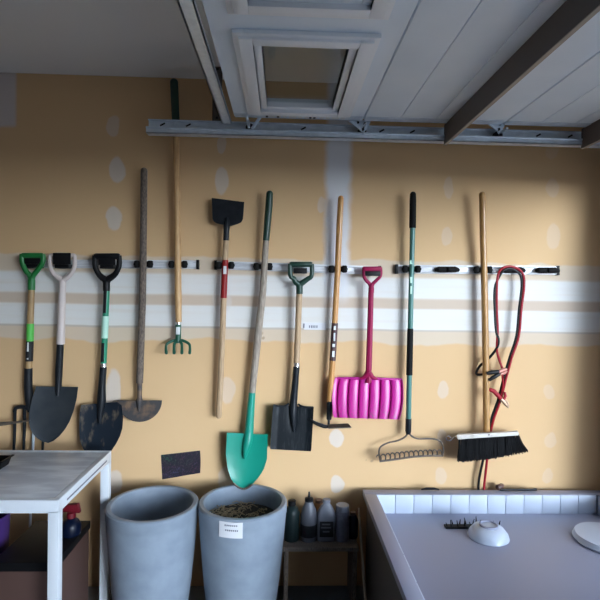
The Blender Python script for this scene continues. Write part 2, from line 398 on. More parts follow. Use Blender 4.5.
# ------------------------------------------------------------------ overhead door, open under the ceiling
ZD = P(363, 120, .22).z                     # underside of the door
xe = PZ(232.5, 111, ZD).x; ye = -.22          # top edge of the door (towards the room)
joints = [P(363, 120, .22).x, P(503, 127, .22).x]
w1 = joints[1]-joints[0]
xs = [xe, joints[0], joints[1], joints[1]+w1*.98]
xs[3] = min(xs[3], XR-.02)
YE2 = -3.2
door = thing('garage_door', 'white sectional overhead door standing open under the ceiling', 'garage door', (xe, ye, ZD))
TH = .045
def door_x(px, py): return PZ(px, py, ZD).x
for i in range(3):
    a, b_ = xs[i]+.002, xs[i+1]-.002
    m_ = MB()
    if i == 0:
        # section with window openings: rails and stiles round each opening
        wa, wb = a+.085, b_-.085
        wins = [(-.305-.80*k, -.305-.80*k-.66) for k in range(5)]
        m_.box((a, ye, ZD), (wa, YE2, ZD+TH)).box((wb, ye, ZD), (b_, YE2, ZD+TH))
        prev = ye
        for (q0, q1) in wins:
            m_.box((wa, prev, ZD), (wb, q0, ZD+TH)); prev = q1
        m_.box((wa, prev, ZD), (wb, YE2, ZD+TH))
    else:
        # slightly folded board faces: grooves at even spacing
        n = 4; w = (b_-a)/n
        m_.box((a, ye, ZD+.004), (b_, YE2, ZD+TH))
        for k in range(n):
            m_.box((a+w*k+.002, ye, ZD), (a+w*(k+1)-.002, YE2, ZD+.006), .0018)
    panel = m_.build('door_section', M['door_white'], door)
    if i == 0:
        for (q0, q1) in wins:
            f = MB()
            def ring(x0, x1, y0, y1, w, z0, z1):
                f.box((x0, y0, z0), (x0+w, y1, z1), .003).box((x1-w, y0, z0), (x1, y1, z1), .003)
                f.box((x0+w, y0, z0), (x1-w, y0-w, z1), .003).box((x0+w, y1+w, z0), (x1-w, y1, z1), .003)
            ring(wa-.02, wb+.02, q0+.02, q1-.02, .035, ZD-.014, ZD)
            ring(wa-.002, wb+.002, q0+.002, q1-.002, .042, ZD-.022, ZD+.03)
            ring(wa+.040, wb-.040, q0-.040, q1+.040, .026, ZD-.008, ZD+.03)
            wf = f.build('window_frame', M['door_frame'], door)
            MB().box((wa+.058, q0-.058, ZD+.012), (wb-.058, q1+.058, ZD+.016)).build('pane', M['glass'], wf)
    # galvanised end stile with punched slots
    st = MB().box((a+.004, ye+.002, ZD-.003), (b_-.004, ye-.045, ZD-.0005)).box((a+.004, ye, ZD-.003), (b_-.004, ye+.003, ZD+TH))
    stile = st.build('end_stile', M['steel'], door)
    if i == 0:
        sl = MB(); x = P(268, 116, .22).x
        k = 0
        while x < P(345, 119, .22).x:
            ww = .018 if k % 3 else .03
            sl.box((x, ye-.012, ZD-.005), (x+ww, ye-.034, ZD-.003)); x += ww+.010; k += 1
        sl.build('stamped_print', M['sticker_white'], stile)
        sb = MB()
        for px in (277, 266, 309, 313): 
            xx = P(px, 116, .22).x; sb.box((xx, ye-.014, ZD-.006), (xx+.010, ye-.032, ZD-.0045))
        sb.build('slot', M['sticker_black'], stile)
# top strut across the end
MB().box((xe-.055, ye+.02, ZD-.03), (xe-.05, YE2, ZD+.03)).box((xe-.055, ye+.02, ZD-.03), (xe-.012, YE2, ZD-.026)).box((xe-.016, ye+.02, ZD-.03), (xe-.012, YE2, ZD-.018)).build('top_strut', M['steel'], door)
# dark reinforcing struts
for (x, wd) in ((.735, .010), (1.385, .010)):
    s = MB().box((x, ye+.03, ZD-.092), (x+.006, YE2, ZD-.001)).box((x+.006, ye+.03, ZD-.006), (x+.03, YE2, ZD-.001))
    so = s.build('strut', M['strut'], door)
    MB().box((x, ye+.03, ZD-.095), (x+wd+.004, YE2, ZD-.092)).build('strut_lip', M['strut_lip'], so)
# ------------------------------------------------------------------ horizontal track
TY0, TY1 = -.15, -.185
def TZ(px, py): return P(px, py, .165).z
zt = TZ(300, 123.5); zb = TZ(300, 139)
xt0 = P(148, 126, .165).x
tr = thing('door_track', 'galvanised horizontal door track running above the hanging tools', 'track', (xt0, -.16, zb))
x1 = XR-.002
m_ = MB().box((xt0, TY0-.003, zb), (x1, TY0, zt)).box((xt0, TY0, zt-.003), (x1, TY0-.018, zt)).box((xt0, TY0, zb), (x1, TY1-.012, zb+.003))
m_.box((xt0, TY1-.012, zb), (x1, TY1-.009, zb+.022)).tube([(xt0, TY1-.012, zb+.024), (x1, TY1-.012, zb+.024)], .005, 8)
m_.build('rail', M['steel'], tr)
for px in (157, 183, 299, 378, 409, 536, 568):
    p = P(px, 128, .17); p.z = (zt+zb)/2+.01
    b2 = MB().cyl(p+Vector((0, .025, 0)), p+Vector((0, .012, 0)), .008, 6)
    b2.build('bolt', M['steel'], tr)
    p2 = Vector((p.x+.012, TY0-.004, p.z-.002)); 
    MB().hexa([p2+Vector(v) for v in ((0, 0, 0), (.022, 0, .012), (.022, .002, .012), (0, .002, 0), (-.004, 0, .006), (.018, 0, .018), (.018, .002, .018), (-.004, .002, .006))]).build('slot', M['sticker_black'], tr)
# hanger at the end
hx = P(217, 110, .15).x
hg = thing('track_hanger', 'dark perforated angle iron tying the track end up to the ceiling', 'bracket', (hx, -.12, H))
h_ = MB().box((hx-.022, -.148, zb+.02), (hx+.022, -.144, H-.002)).box((hx-.022, -.148, zb+.02), (hx-.018, -.105, H-.002)); h_.build('angle_iron', M['strut'], hg)
for k in range(6): MB().cyl(Vector((hx, -.150, zt+.02+k*.045)), Vector((hx, -.1475, zt+.02+k*.045)), .006, 10).build('hole', M['sticker_black'], hg)
for px in (250, 362, 498, 640):
    px_y = 128
    x = P(px, 128, .17).x
    if x > XR-.05: continue
    hr = thing('roller_hinge', {250: 'leftmost roller bracket with crossed pale arms, below the door window corner', 362: 'roller hinge in the track between first and second door sections', 498: 'roller hinge in the track near the second dark strut'}[px], 'hinge', (x, -.17, zt-.02), 'roller hinges along the door track')
    MB().cyl(Vector((x, -.178, zt-.030)), Vector((x, -.156, zt-.030)), .020, 20).build('wheel', M['sticker_black'], hr)
    MB().cyl(Vector((x, -.27, zt-.028)), Vector((x, -.155, zt-.028)), .005, 10).build('axle', M['ferrule'], hr)
    if px == 250:
        a = MB().tube([P(246, 113, .23), P(249, 128, .195)], .006, 8); a.tube([P(263, 113, .23), P(252, 129, .195)], .0075, 8, flat=.4)
        a.build('arm', M['steel'], hr)
    else:
        a = MB().quadbox([(px-9, 119), (px+9, 121), (px+6, 127), (px+1, 134)], .212, .006, .001)
        a.quadbox([(px-13, 121), (px-8, 119.5), (px+3, 128), (px-1, 131)], .222, .008, .001)
        a.build('bracket', M['steel'], hr)
        b = MB()
        for dx, dy in ((-4, 122.5), (3, 123.5), (1, 129)): 
            q = P(px+dx, dy, .222); b.cyl(q, q+Vector((0, .02, 0)), .0065, 6)
        b.build('bolt', M['sticker_black'], hr)

# ------------------------------------------------------------------ tool rails
def rail(x0, y0, x1_, y1_, hpx, label, holders):
    p0, p1 = P(x0, y0, .012), P(x1_, y1_, .012)
    t = thing('tool_rail', label, 'tool rail', (p0+p1)/2 + Vector((0, .012, 0)), 'wall mounted tool rails')
    h = hpx
    m_ = MB().quadbox([(x0, y0-h/2), (x1_, y1_-h/2), (x1_, y1_+h/2), (x0, y0+h/2)], .018, .017, .0015)
    # two raised lips of the extrusion
    for s in (-1, 1):
        m_.tube([P(x0, y0+s*h*.30, .019), P(x1_, y1_+s*h*.30, .019)], .0035, 8)
    m_.build('rail_bar', M['alu'], t)
    for (cx, cy) in ((x0, y0), (x1_, y1_)):
        MB().quadbox([(cx-1.3, cy-h/2-.5), (cx+1.3, cy-h/2-.5), (cx+1.3, cy+h/2+.5), (cx-1.3, cy+h/2+.5)], .024, .0235, .001).build('end_cap', M['black_plastic'], t)
    for (kind, cx, gap) in holders:
        cy = y0 + (y1_-y0)*(cx-x0)/(x1_-x0)
        m_ = MB()
        if kind == 'clip':
            m_.quadbox([(cx-8, cy-2.5), (cx+8, cy-2.5), (cx+8, cy+2.5), (cx-8, cy+2.5)], .030, .011, .003)
            for s in (-1, 1):
                a, b = P(cx+s*(gap+3.2), cy-3.6, .046), P(cx+s*(gap+3.2), cy+3.6, .046)
                m_.tube([a+(b-a)*.0, a+(b-a)*.12, a+(b-a)*.88, b], [.009, .0135, .0135, .009], 14)
                m_.tube([P(cx+s*8, cy, .022), P(cx+s*(gap+3.2), cy, .044)], .010, 10)
            m_.build('clip', M['black_rubber'], t)
        elif kind == 'empty':
            m_.quadbox([(cx-7, cy-3), (cx+7, cy-3), (cx+7, cy+3), (cx-7, cy+3)], .036, .018, .004)
            for s in (-1, 1):
                m_.tube([P(cx+s*11.5, cy+.5, .026), P(cx+s*8, cy, .038), P(cx+s*1, cy, .042)], [.009, .015, .012], 12)
            m_.build('clip', M['black_rubber'], t)
        else:
            w, y0_, y1__, fo = gap
            m_.quadbox([(cx-w*.8, cy+.5), (cx+w*.8, cy+.5), (cx+w*.8, cy+4.5), (cx-w*.8, cy+4.5)], .072, .055, .003)
            m_.quadbox([(cx-w, y0_), (cx+w, y0_), (cx+w, y1__), (cx-w, y1__)], fo, .008, .003)
            m_.build('hook', M['black_plastic'], t)
    return t
rail(27, 263.5, 197.5, 264.5, 8.5, 'leftmost tool rail, holding three D-handled tools, the edger and the cultivator', [('hook', 31.3, (9.0, 256.5, 264, .082)), ('hook', 61.5, (8.8, 252.8, 264.3, .100)), ('hook', 106.5, (8.6, 257, 265, .082)), ('clip', 143.5, 3.4), ('clip', 178, 3.4)])
rail(215.5, 265, 380, 270.5, 8.5, 'middle tool rail, holding the scraper, green shovel and pink snow shovel', [('clip', 225, 3), ('clip', 263, 3.4), ('hook', 300.3, (6.8, 268, 273.5, .082)), ('clip', 338, 3.3), ('hook', 373, (7.6, 271, 276, .090))])
rail(397, 269, 558.5, 270.5, 8.5, 'rightmost tool rail, bright aluminium with two empty clips', [('clip', 411.5, 3.2), ('empty', 447, 0), ('clip', 483, 3.3), ('empty', 513, 0), ('empty', 547, 0)])
# ------------------------------------------------------------------ tools
def dhandle(cx, yt, w, yj, sx, rw=2.2, yfork=None, wide_bar=3.4, V=False, off=.078, neck=3.3, yend=None):
    """one D grip mesh: cross bar, two arms, neck"""
    m_ = MB(); h = w/2
    yfork = yfork or yj-6
    m_.tube([P(cx-h+.6, yt+wide_bar*.8, off), P(cx-h+2.0, yt+wide_bar*.75, off), P(cx+h-2.0, yt+wide_bar*.75, off), P(cx+h-.6, yt+wide_bar*.8, off)],
            [wide_bar*U*.6, wide_bar*U*.78, wide_bar*U*.78, wide_bar*U*.6], 14, flat=.8)
    for s in (-1, 1):
        if V: path = [(cx+s*(h-1.2), yt+1, off, rw), (cx+s*(h-1.2), yt+9, off, rw), (sx+s*h*.55, (yt+9)*.45+yfork*.55, off-.003, rw), (sx+s*1.5, yfork, off-.008, rw*1.1), (sx, yfork+5, off-.01, rw*1.2)]
        else: path = [(cx+s*(h-1.2), yt+2, off, rw), (cx+s*(h-1.0), yt+10, off, rw), (cx+s*(h-2.0), yt+15, off, rw), (cx+s*(h*.62), yfork-5.0, off-.003, rw*1.1), (sx+s*h*.33, yfork-1.5, off-.006, rw*1.25), (sx+s*1.5, yfork+.5, off-.008, rw*1.3), (sx, yfork+4, off-.01, rw*1.3)]
        ptube(path, mb=m_, sm=5, flat=.85)
    m_.tube([P(sx, yfork-.5, off-.008), P(sx, yfork+4, off-.009), P(sx, yj, off-.01), P(sx, yend or yj+2, off-.01)], [2.0*U, neck*U, neck*U, neck*U*.95], 14)
    return m_
G_D = 'long handled tools hanging on the garage wall'

# 1 garden fork
t = thing('garden_fork', 'garden fork with a green D grip and green sticker, behind the grey scoop shovel', 'garden fork', P(29, 450, .05))
dhandle(32.5, 253, 23, 288, 31.5, yfork=276, V=True, rw=2.4).build('grip', M['green_plastic'], t)
sh = ptube([(31.5, 286, .067, 3.0), (29.5, 345, .055, 3.1), (28.5, 372, .052, 3.1)]).build('shaft', M['wood_fork'], t)
ptube([(30.3, 323.5, .0600, 3.4), (29.9, 341, .0570, 3.4)]).build('sticker', M['sticker_green'], sh)
ptube([(29.9, 341, .0570, 3.4), (29.2, 361, .0545, 3.4)]).build('sticker', M['sticker_black'], sh)
MB().quadbox([(27.2, 342.5), (28.9, 342.5), (28.5, 351.5), (26.8, 351.5)], .0735, .001).build('sticker', M['sticker_white'], sh)
MB().quadbox([(26.9, 354), (28.6, 354), (28.4, 359.5), (26.7, 359.5)], .0715, .001).build('sticker', M['sticker_white'], sh)
so = ptube([(28.5, 368, .052, 3.6), (28.2, 385, .05, 3.8), (29, 398, .048, 3.8), (29.5, 408, .046, 2.6), (29.5, 412, .045, 1.8)], sm=3).build('socket', M['black_steel'], t)
m_ = ptube([(14.5, 412, .040, 1.6), (16, 408, .04, 1.8), (22, 406.8, .043, 1.9), (29.5, 408, .046, 2.2), (37, 406.8, .043, 1.9), (42.5, 408, .04, 1.8), (44, 412, .04, 1.6)], sm=4)
m_.build('fork_head', M['black_steel'], t)
for x in (14.8, 24.6, 33.8, 43.6):
    ptube([(x, 409, .040, 1.5), (x-.2, 430, .034, 1.4), (x-1.2, 455, .036, 1.1), (x-2, 480, .045, .3)], sm=3).build('tine', M['black_steel'] if x != 33.8 else M['steel'], t, label='bare shiny tine' if x == 33.8 else None)

# 2 scoop shovel, off-white grip
t = thing('round_point_shovel', 'shovel with an off-white D grip and shaft and broad dull grey blade', 'shovel', P(55, 443, .05), G_D)
dhandle(62.3, 253.6, 27, 286, 62.5, yfork=279, rw=2.0, wide_bar=2.4).build('grip', M['white_plastic'], t)
ptube([(62.5, 283, .067, 3.1), (60.5, 344, .058, 3.9)]).build('shaft', M['white_plastic'], t)
ptube([(60.4, 343, .058, 3.2), (59, 370, .055, 3.4), (58.4, 388, .056, 3.0), (58, 396, .066, 1.6)]).build('socket', M['black_steel'], t)
Lp = [(36, 386.5), (31.5, 401), (29, 413), (28.6, 422), (31, 431), (36, 437.5), (42, 441.5), (47.5, 443)]
Rp = [(78, 387), (76.5, 399), (73.5, 411), (69.5, 421.5), (64.5, 430), (59, 436.5), (53.5, 441), (48.5, 443)]
ruled(Lp, Rp, lambda u, v: .062+.020*(abs(2*u-1)**2.2)*(1-v*.6)+.016*v*v-.006*v, 28, 24).build('blade', M['blade_grey'], t)

# 3 round shovel, black grip, green shaft
t = thing('round_point_shovel', 'shovel with a black D grip, green shaft and mud-streaked black blade', 'shovel', P(98, 458, .05), G_D)
dhandle(107, 253.5, 26.5, 289, 106.5, yfork=279, rw=2.5, wide_bar=3.8).build('grip', M['black_plastic'], t)
sh = ptube([(106.8, 287, .067, 2.9), (105, 330, .06, 2.9), (103.5, 366, .056, 2.9)]).build('shaft', M['green_shaft'], t)
m_ = MB().quadbox([(103.6, 289), (106.8, 289), (105.6, 313), (102.8, 313)], .0815, .006, .001)
m_.build('sticker', M['sticker_black'], sh, label='upper black stripe sticker')
m_ = MB().quadbox([(101.4, 343), (104.4, 343), (103.6, 362), (100.6, 362)], .0735, .006, .001).build('sticker', M['sticker_black'], sh, label='black stripe sticker')
ptube([(105.5, 316, .0625, 3.25), (104.5, 338, .059, 3.25)]).build('sticker', M['sticker_mint'], sh)
ptube([(103.6, 363, .056, 3.3), (103.5, 367, .056, 3.3)]).build('ferrule', M['ferrule'], sh)
ptube([(103.4, 366, .056, 3.2), (102, 385, .055, 3.5), (101.5, 400, .055, 4.2), (100.5, 412, .062, 3.0), (99.5, 424, .071, 1.2)], sm=3).build('socket', M['black_steel'], t)
Lp = [(81, 405), (79.6, 413), (79, 427), (79.8, 440), (83, 449), (88, 455), (93, 458.5), (97.5, 460)]
Rp = [(117, 402), (121.5, 405), (123, 418), (122.4, 428), (120, 436), (116, 444), (111, 451.5), (98.5, 460)]
ruled(Lp, Rp, lambda u, v: .056+.018*(abs(2*u-1)**2)*(1-v*.6)+.012*v*v, 28, 24).build('blade', M['blade_mud'], t)

# 4 half-moon edger
t = thing('lawn_edger', 'half-moon lawn edger with a long rough dark wooden handle and rusty blade', 'edger', P(140, 422, .05), G_D)
ptube(rounded([(144.2, 167.5, .085, 3.2), (143.5, 230, .06, 3.3), (142.6, 300, .046, 3.4), (139.6, 383, .046, 3.3)])).build('handle', M['wood_old'], t)
ptube([(139.8, 381, .046, 2.5), (139.6, 396, .046, 2.3), (139.4, 400, .05, 3.2), (139.2, 404, .056, 2.0), (139, 411, .056, .8)], sm=3).build('socket', M['blade_rust'], t)
Lp = [(117.2, 400.5)] + [(139.5-22.3*math.cos(a), 400.5+21.5*math.sin(a)) for a in [PI/2*k/10 for k in range(1, 10)]] + [(139.2, 422)]
Rp = [(161.8, 400.5)] + [(139.5+22.3*math.cos(a), 400.5+21.5*math.sin(a)) for a in [PI/2*k/10 for k in range(1, 10)]] + [(140.0, 422)]
ruled(Lp, Rp, lambda u, v: .052, 20, 20, .004).build('blade', M['blade_rust'], t)

# 5 cultivator
t = thing('hand_cultivator', 'long cultivator with four curled green tines, its handle passing behind the door track', 'cultivator', P(178, 352, .05))
ptube([(175.8, 119, .062, 3.0), (177, 200, .056, 3.2), (178.2, 300, .047, 3.4), (178.6, 322, .046, 3.0)]).build('handle', M['wood_light'], t)
ptube(rounded([(173.9, 78.5, .066, 3.9), (175.8, 121, .062, 3.7)])).build('grip', M['dark_green'], t)
ptube([(178.5, 321, .046, 2.3), (178.5, 325, .046, 2.3)]).build('ferrule', M['ferrule'], t)
c_ = ptube([(178.3, 324.5, .046, 2.9), (178.2, 343, .046, 2.6)]).build('socket', M['green_metal'], t)
m_ = MB().quadbox([(176, 327), (180, 327), (179.8, 334.5), (175.8, 334.5)], .062, .006, .001).build('sticker', M['sticker_white'], c_)
for s, k in ((-1, 1), (-1, .33), (1, .33), (1, 1)):
    dx = 12*k*s
    m_ = ptube([(178, 340, .046, 1.5), (178+dx*.45, 341.2 if k < 1 else 340.8, .050, 1.4), (178+dx*.92, 344, .062, 1.35), (178+dx, 348, .072, 1.3), (178+dx*.98, 352.5, .082, 1.5), (178+dx*.97, 353.5, .086, 1.2)], sm=5)
    m_.build('tine', M['green_metal'], t)

# 6 ice scraper (blade up)
t = thing('ice_scraper', 'ice scraper hung upside down, black rectangular blade at top of a red-banded handle', 'scraper', P(219, 418, .05))
Lp = [(211.7, 197.8), (212.2, 212), (212.5, 218.5), (213.6, 221.5), (216.5, 223.3), (222.5, 224.6)]
Rp = [(244.2, 202), (243.4, 214), (242.9, 219), (241.3, 222.3), (237.5, 224), (230.8, 226)]
ruled(Lp, Rp, lambda u, v: .060+.012*max(0, v-.72)/.28*abs(math.sin(3*PI*u))**2*.6, 26, 26, .004).build('blade', M['black_steel'], t)
ptube([(227, 218, .056, 2.2), (226.6, 226, .060, 3.2), (226.4, 231, .060, 2.9), (226.2, 240.5, .058, 3.0)], sm=3).build('socket', M['black_steel'], t)
h = ptube([(226.2, 240, .058, 2.8), (225, 262, .052, 2.9), (221.5, 360, .05, 2.9), (219, 411, .05, 2.9), (218.9, 416.5, .05, 2.7), (218.8, 418.3, .05, 1.6)]).build('handle', M['wood_pale'], t)
ptube([(225.2, 260, .0527, 3.05), (223.6, 298, .0515, 3.05)]).build('painted_band', M['red_paint'], h)
MB().quadbox([(223.4, 266), (226.6, 266), (226.4, 274), (223.2, 274)], .0685, .002).build('sticker', M['sticker_white'], h)

# 7 long green shovel
t = thing('round_point_shovel', 'long shovel with a bright teal blade hanging over the planters', 'shovel', P(245, 489, .05), G_D)
ptube(rounded([(269.8, 190.5, .075, 3.3), (269, 205, .07, 3.5), (266, 240.5, .062, 3.2)])).build('grip', M['dark_green'], t)
ptube([(266.1, 239, .062, 2.9), (263, 290, .05, 3.4), (257, 345, .05, 3.7), (252, 394, .052, 3.2)]).build('handle', M['wood_grey'], t)
ptube([(252.1, 392.5, .052, 3.3), (250, 418, .054, 4.0), (249, 432, .056, 4.4), (247.5, 442, .066, 4.2), (245.5, 452, .075, 2.8), (244.8, 459, .080, .8)], sm=4).build('socket', M['teal'], t)
Lp = [(227, 432.7), (225.8, 453.7), (227.6, 469), (231, 479), (235.5, 485.5), (243.5, 489.5)]
Rp = [(267.8, 434.6), (267, 459), (264, 469), (259, 477), (251.5, 485.5), (244.5, 489.5)]
ruled(Lp, Rp, lambda u, v: .062+.018*(abs(2*u-1)**2)*(1-v*.6)+.048*v**2.5, 30, 24).build('blade', M['teal'], t)
# worn dark edge
m_ = MB(); e = [(233.5, 483.5), (238, 487.4), (243.5, 489.4), (248, 488), (252.5, 484.8)]
ptube([(x, y-.4, .111, 1.0) for x, y in e], mb=m_, sm=3, flat=.5).build('worn_edge', M['steel_dark'], t, label='paint worn off the tip')

# 8 square shovel
t = thing('square_shovel', 'square-mouth shovel with a dark green D grip and scratched black blade', 'shovel', P(291, 451, .05), G_D)
dhandle(301, 261.8, 24, 292, 299.5, yfork=283.5, rw=2.2).build('grip', M['dark_green'], t)
ptube([(299.4, 291, .067, 2.9), (298.3, 320, .06, 3.0), (296.6, 366, .055, 3.0)]).build('shaft', M['wood_pale'], t)
ptube([(296.7, 362.5, .0555, 3.1), (296.5, 366.5, .055, 3.3)]).build('ferrule', M['ferrule'], t)
ptube([(296.5, 365.5, .055, 3.2), (295, 385, .053, 3.3), (293.5, 402, .053, 3.8), (293, 412, .063, 3.6), (293.5, 424, .070, 2.2), (293.8, 432, .071, .7)], sm=3).build('socket', M['black_steel'], t)
Lp = [(273.2, 405), (272.5, 412), (270, 447), (270.4, 449.2)]
Rp = [(313.8, 407.2), (313.4, 414), (311.4, 449), (310.8, 451.4)]
ruled(Lp, Rp, lambda u, v: .060+.014*max(0, abs(2*u-1)-.72)/.28*(1-v*.4)+.012*v-.010*math.exp(-((u-.5)/.10)**2)*max(0, 1-v*1.5), 32, 24).build('blade', M['blade_square'], t)
m_ = ptube([(273.6, 405.6, .064, 1.2), (284, 406.2, .062, 1.0), (289, 403.5, .058, 1.0)], sm=3)
ptube([(313.4, 407.6, .064, 1.2), (303, 406.8, .062, 1.0), (298, 404, .058, 1.0)], sm=3, mb=m_).build('step', M['black_steel'], t)

# 9 weeding hoe
t = thing('weeding_hoe', 'hoe with a wooden handle, dark label and a flat blade opposite two prongs', 'hoe', P(330, 428, .06))
h = ptube(rounded([(341, 195.5, .075, 2.8), (339.5, 225, .065, 3.0), (337.6, 270, .052, 2.9), (333.5, 345, .05, 2.9), (329.6, 402, .05, 3.0)])).build('handle', M['wood_orange'], t)
lb = ptube([(334.9, 323, .0508, 3.15), (332.6, 360.5, .0502, 3.15)]).build('sticker', M['brown_label'], h)
m_ = MB()
for y0, y1, ww in ((326, 330, .8), (333, 341, .5), (344, 347, 1.0), (351, 357, .9)):
    c = 334.8-(y0-323)*.06
    m_.quadbox([(c-ww, y0), (c+ww+.6, y0), (c+ww+.4, y1), (c-ww-.2, y1)], .0672, .001)
m_.build('print', M['sticker_white'], lb)
ptube([(329.8, 401, .05, 3.1), (329, 419, .05, 2.6), (328.8, 420.5, .05, 1.3), (328.6, 427, .062, 1.2)]).build('socket', M['black_steel'], t)
ptube([(328.4, 426.8, .064, 1.2), (324, 427, .068, 1.2), (316, 424, .068, 1.1), (308, 419, .066, .5)], sm=4).build('prong', M['black_steel'], t)
ptube([(328.4, 426.4, .070, 1.1), (324, 425.5, .082, 1.2), (316, 422.5, .084, 1.1), (310, 419, .084, .5)], sm=4).build('prong', M['black_steel'], t)
m_ = MB(); m_.hexa([P(328, 424.3, .060), P(348, 423.3, .060), P(351.5, 427.2, .100), P(328.3, 428.0, .100), P(328, 425.2, .060), P(348, 424.2, .060), P(351.5, 428.0, .100), P(328.3, 428.8, .100)]).build('blade', M['steel_dark'], t)

# 10 snow shovel
t = thing('snow_shovel', 'bright pink plastic snow shovel with a wide ribbed scoop', 'snow shovel', P(368, 420, .06))
m_ = dhandle(372.3, 266.5, 19, 290, 371.3, yfork=284, V=True, rw=1.7, wide_bar=3.6, neck=2.8, yend=293)
m_.quadbox([(363.4, 266.3), (381.8, 266.6), (381.4, 271), (363.8, 271)], .087, .016, .003)
m_.build('grip', M['pink_dark'], t)
ptube([(371.2, 288, .068, 2.7), (370, 330, .06, 2.9), (368.5, 378, .058, 3.1), (368.4, 383, .062, 3.0)], seg=8, flat=.8).build('shaft', M['pink_dark'], t)
ptube([(359.5, 378.8, .06, .8), (364.5, 376.8, .06, 2.2), (368.4, 372.5, .06, 3.5)], sm=3, mb=(m2 := MB()))
ptube([(377.5, 379.2, .06, .8), (372.5, 377, .06, 2.2), (368.4, 372.5, .06, 3.5)], sm=3, mb=m2)
m2.build('gusset', M['pink_dark'], t)
Lp = [(335.2, 377.5), (333.6, 385), (332.8, 400), (333, 412), (334, 417.5)]
Rp = [(402.3, 378.8), (402.8, 386), (402.6, 400), (401.2, 412), (399.5, 419.5)]
def pd(u, v):
    base = .045 + .050*v**1.5
    s = (u-.066)/.151
    r = s - math.floor(s)
    groove = math.exp(-(min(r, 1-r)/.06)**2)
    return base + .007*math.sin(PI*r)**.7 - .013*groove
def pblade():
    m_ = MB()
    def poly(pts, t):
        d = [0]
        for a, b in zip(pts, pts[1:]): d.append(d[-1]+math.hypot(b[0]-a[0], b[1]-a[1]))
        s = t*d[-1]
        for i in range(len(pts)-1):
            if s <= d[i+1]+1e-9: k = (s-d[i])/(d[i+1]-d[i]); return (pts[i][0]*(1-k)+pts[i+1][0]*k, pts[i][1]*(1-k)+pts[i+1][1]*k)
        return pts[-1]
    def fn(u, v):
        a, b = poly(Lp, v), poly(Rp, v)
        bulge = 1.6*math.sin(PI*v)*(u-.45)
        return P(a[0]*(1-u)+b[0]*u + bulge, a[1]*(1-u)+b[1]*u, pd(u, v))
    return m_.sheet(fn, 160, 24, .003)
def pinkblade_mat():
    m, nt, b = nodes_of('scuffed_magenta_plastic'); L = nt.links.new; N = nt.nodes.new
    b.inputs['Roughness'].default_value = .33
    tc = N('ShaderNodeTexCoord'); mp = N('ShaderNodeMapping'); mp.inputs['Scale'].default_value = (60, 60, 12); mp.inputs['Rotation'].default_value = (0, .4, 0)
    n = N('ShaderNodeTexNoise'); n.inputs['Scale'].default_value = 3; n.inputs['Detail'].default_value = 6; L(tc.outputs['Object'], mp.inputs[0]); L(mp.outputs[0], n.inputs['Vector'])
    sx = N('ShaderNodeSeparateXYZ'); L(tc.outputs['Object'], sx.inputs[0])
    g = N('ShaderNodeMapRange'); g.inputs[1].default_value = .11; g.inputs[2].default_value = .03; L(sx.outputs['Z'], g.inputs[0])
    r = N('ShaderNodeMapRange'); r.inputs[1].default_value = .5; r.inputs[2].default_value = .62; L(n.outputs['Fac'], r.inputs[0])
    mu = N('ShaderNodeMath'); mu.operation = 'MULTIPLY'; L(g.outputs[0], mu.inputs[0]); L(r.outputs[0], mu.inputs[1])
    mu2 = N('ShaderNodeMath'); mu2.operation = 'MULTIPLY'; mu2.inputs[1].default_value = .55; L(mu.outputs[0], mu2.inputs[0])
    mx = N('ShaderNodeMix'); mx.data_type = 'RGBA'; mx.inputs[6].default_value = (.52, .018, .26, 1); mx.inputs[7].default_value = (.20, .12, .17, 1)
    L(mu2.outputs[0], mx.inputs[0]); L(mx.outputs[2], b.inputs['Base Color'])
    return m
pblade().build('blade', pinkblade_mat(), t)
ptube([(335, 378, .046, .9), (352, 378.2, .052, 1.2), (368, 378.6, .055, 1.6), (386, 378.9, .052, 1.2), (402, 379.2, .046, .9)], sm=3).build('rim', M['pink'], t)

# 11 bow rake
t = thing('bow_rake', 'bow rake with a teal pole, black grips and bent wire head', 'rake', P(411, 460, .06))
ptube(rounded([(413, 191.5, .070, 3.0), (413, 200, .068, 3.3), (412.6, 228, .062, 3.3)])).build('grip', M['black_rubber'], t)
p_ = ptube([(412.6, 227, .062, 2.6), (411.6, 270, .052, 2.6), (410.2, 330, .052, 2.6), (408.5, 420, .054, 2.6)]).build('pole', M['teal_pole'], t)
ptube([(410.3, 328.5, .052, 3.0), (409.3, 375, .053, 3.2)]).build('grip', M['black_rubber'], t)
m_ = MB()
for y0, y1, ww in ((260, 264, 1.2), (277, 283, 1.0), (286, 294, .8)):
    MB().quadbox([(411.2-ww, y0), (411.2+ww, y0), (411-ww+2*ww, y1), (411-ww, y1)], .0662, .001).build('sticker', M['sticker_mint'], p_)
ptube([(408.6, 418.5, .054, 2.9), (408.3, 431, .055, 3.0), (408.4, 434, .055, 2.2)]).build('socket', M['black_steel'], t)
m_ = ptube([(408.2, 432, .056, 1.0), (405.5, 436.5, .058, .9), (398, 440.5, .060, .85), (388, 442.8, .060, .85), (381, 446.5, .060, .85), (379, 451, .060, .85), (379.3, 456, .060, .85), (380.3, 461, .060, .85)], sm=5)
ptube([(408.8, 432, .056, 1.0), (411.5, 436, .058, .9), (418, 438.7, .060, .85), (430, 438.6, .060, .85), (438.5, 440.2, .060, .85), (442.6, 444.5, .060, .85), (443.3, 450, .060, .85), (442.7, 456, .060, .85)], sm=5, mb=m_)
m_.build('bow', M['steel_dark'], t)
ptube([(379.5, 461.3, .060, 1.1), (396, 459.3, .060, 1.1), (411, 457.0, .060, 1.1), (427, 455.8, .060, 1.1), (443, 455.6, .060, 1.1)], sm=3, flat=.7).build('crossbar', M['steel_dark'], t)
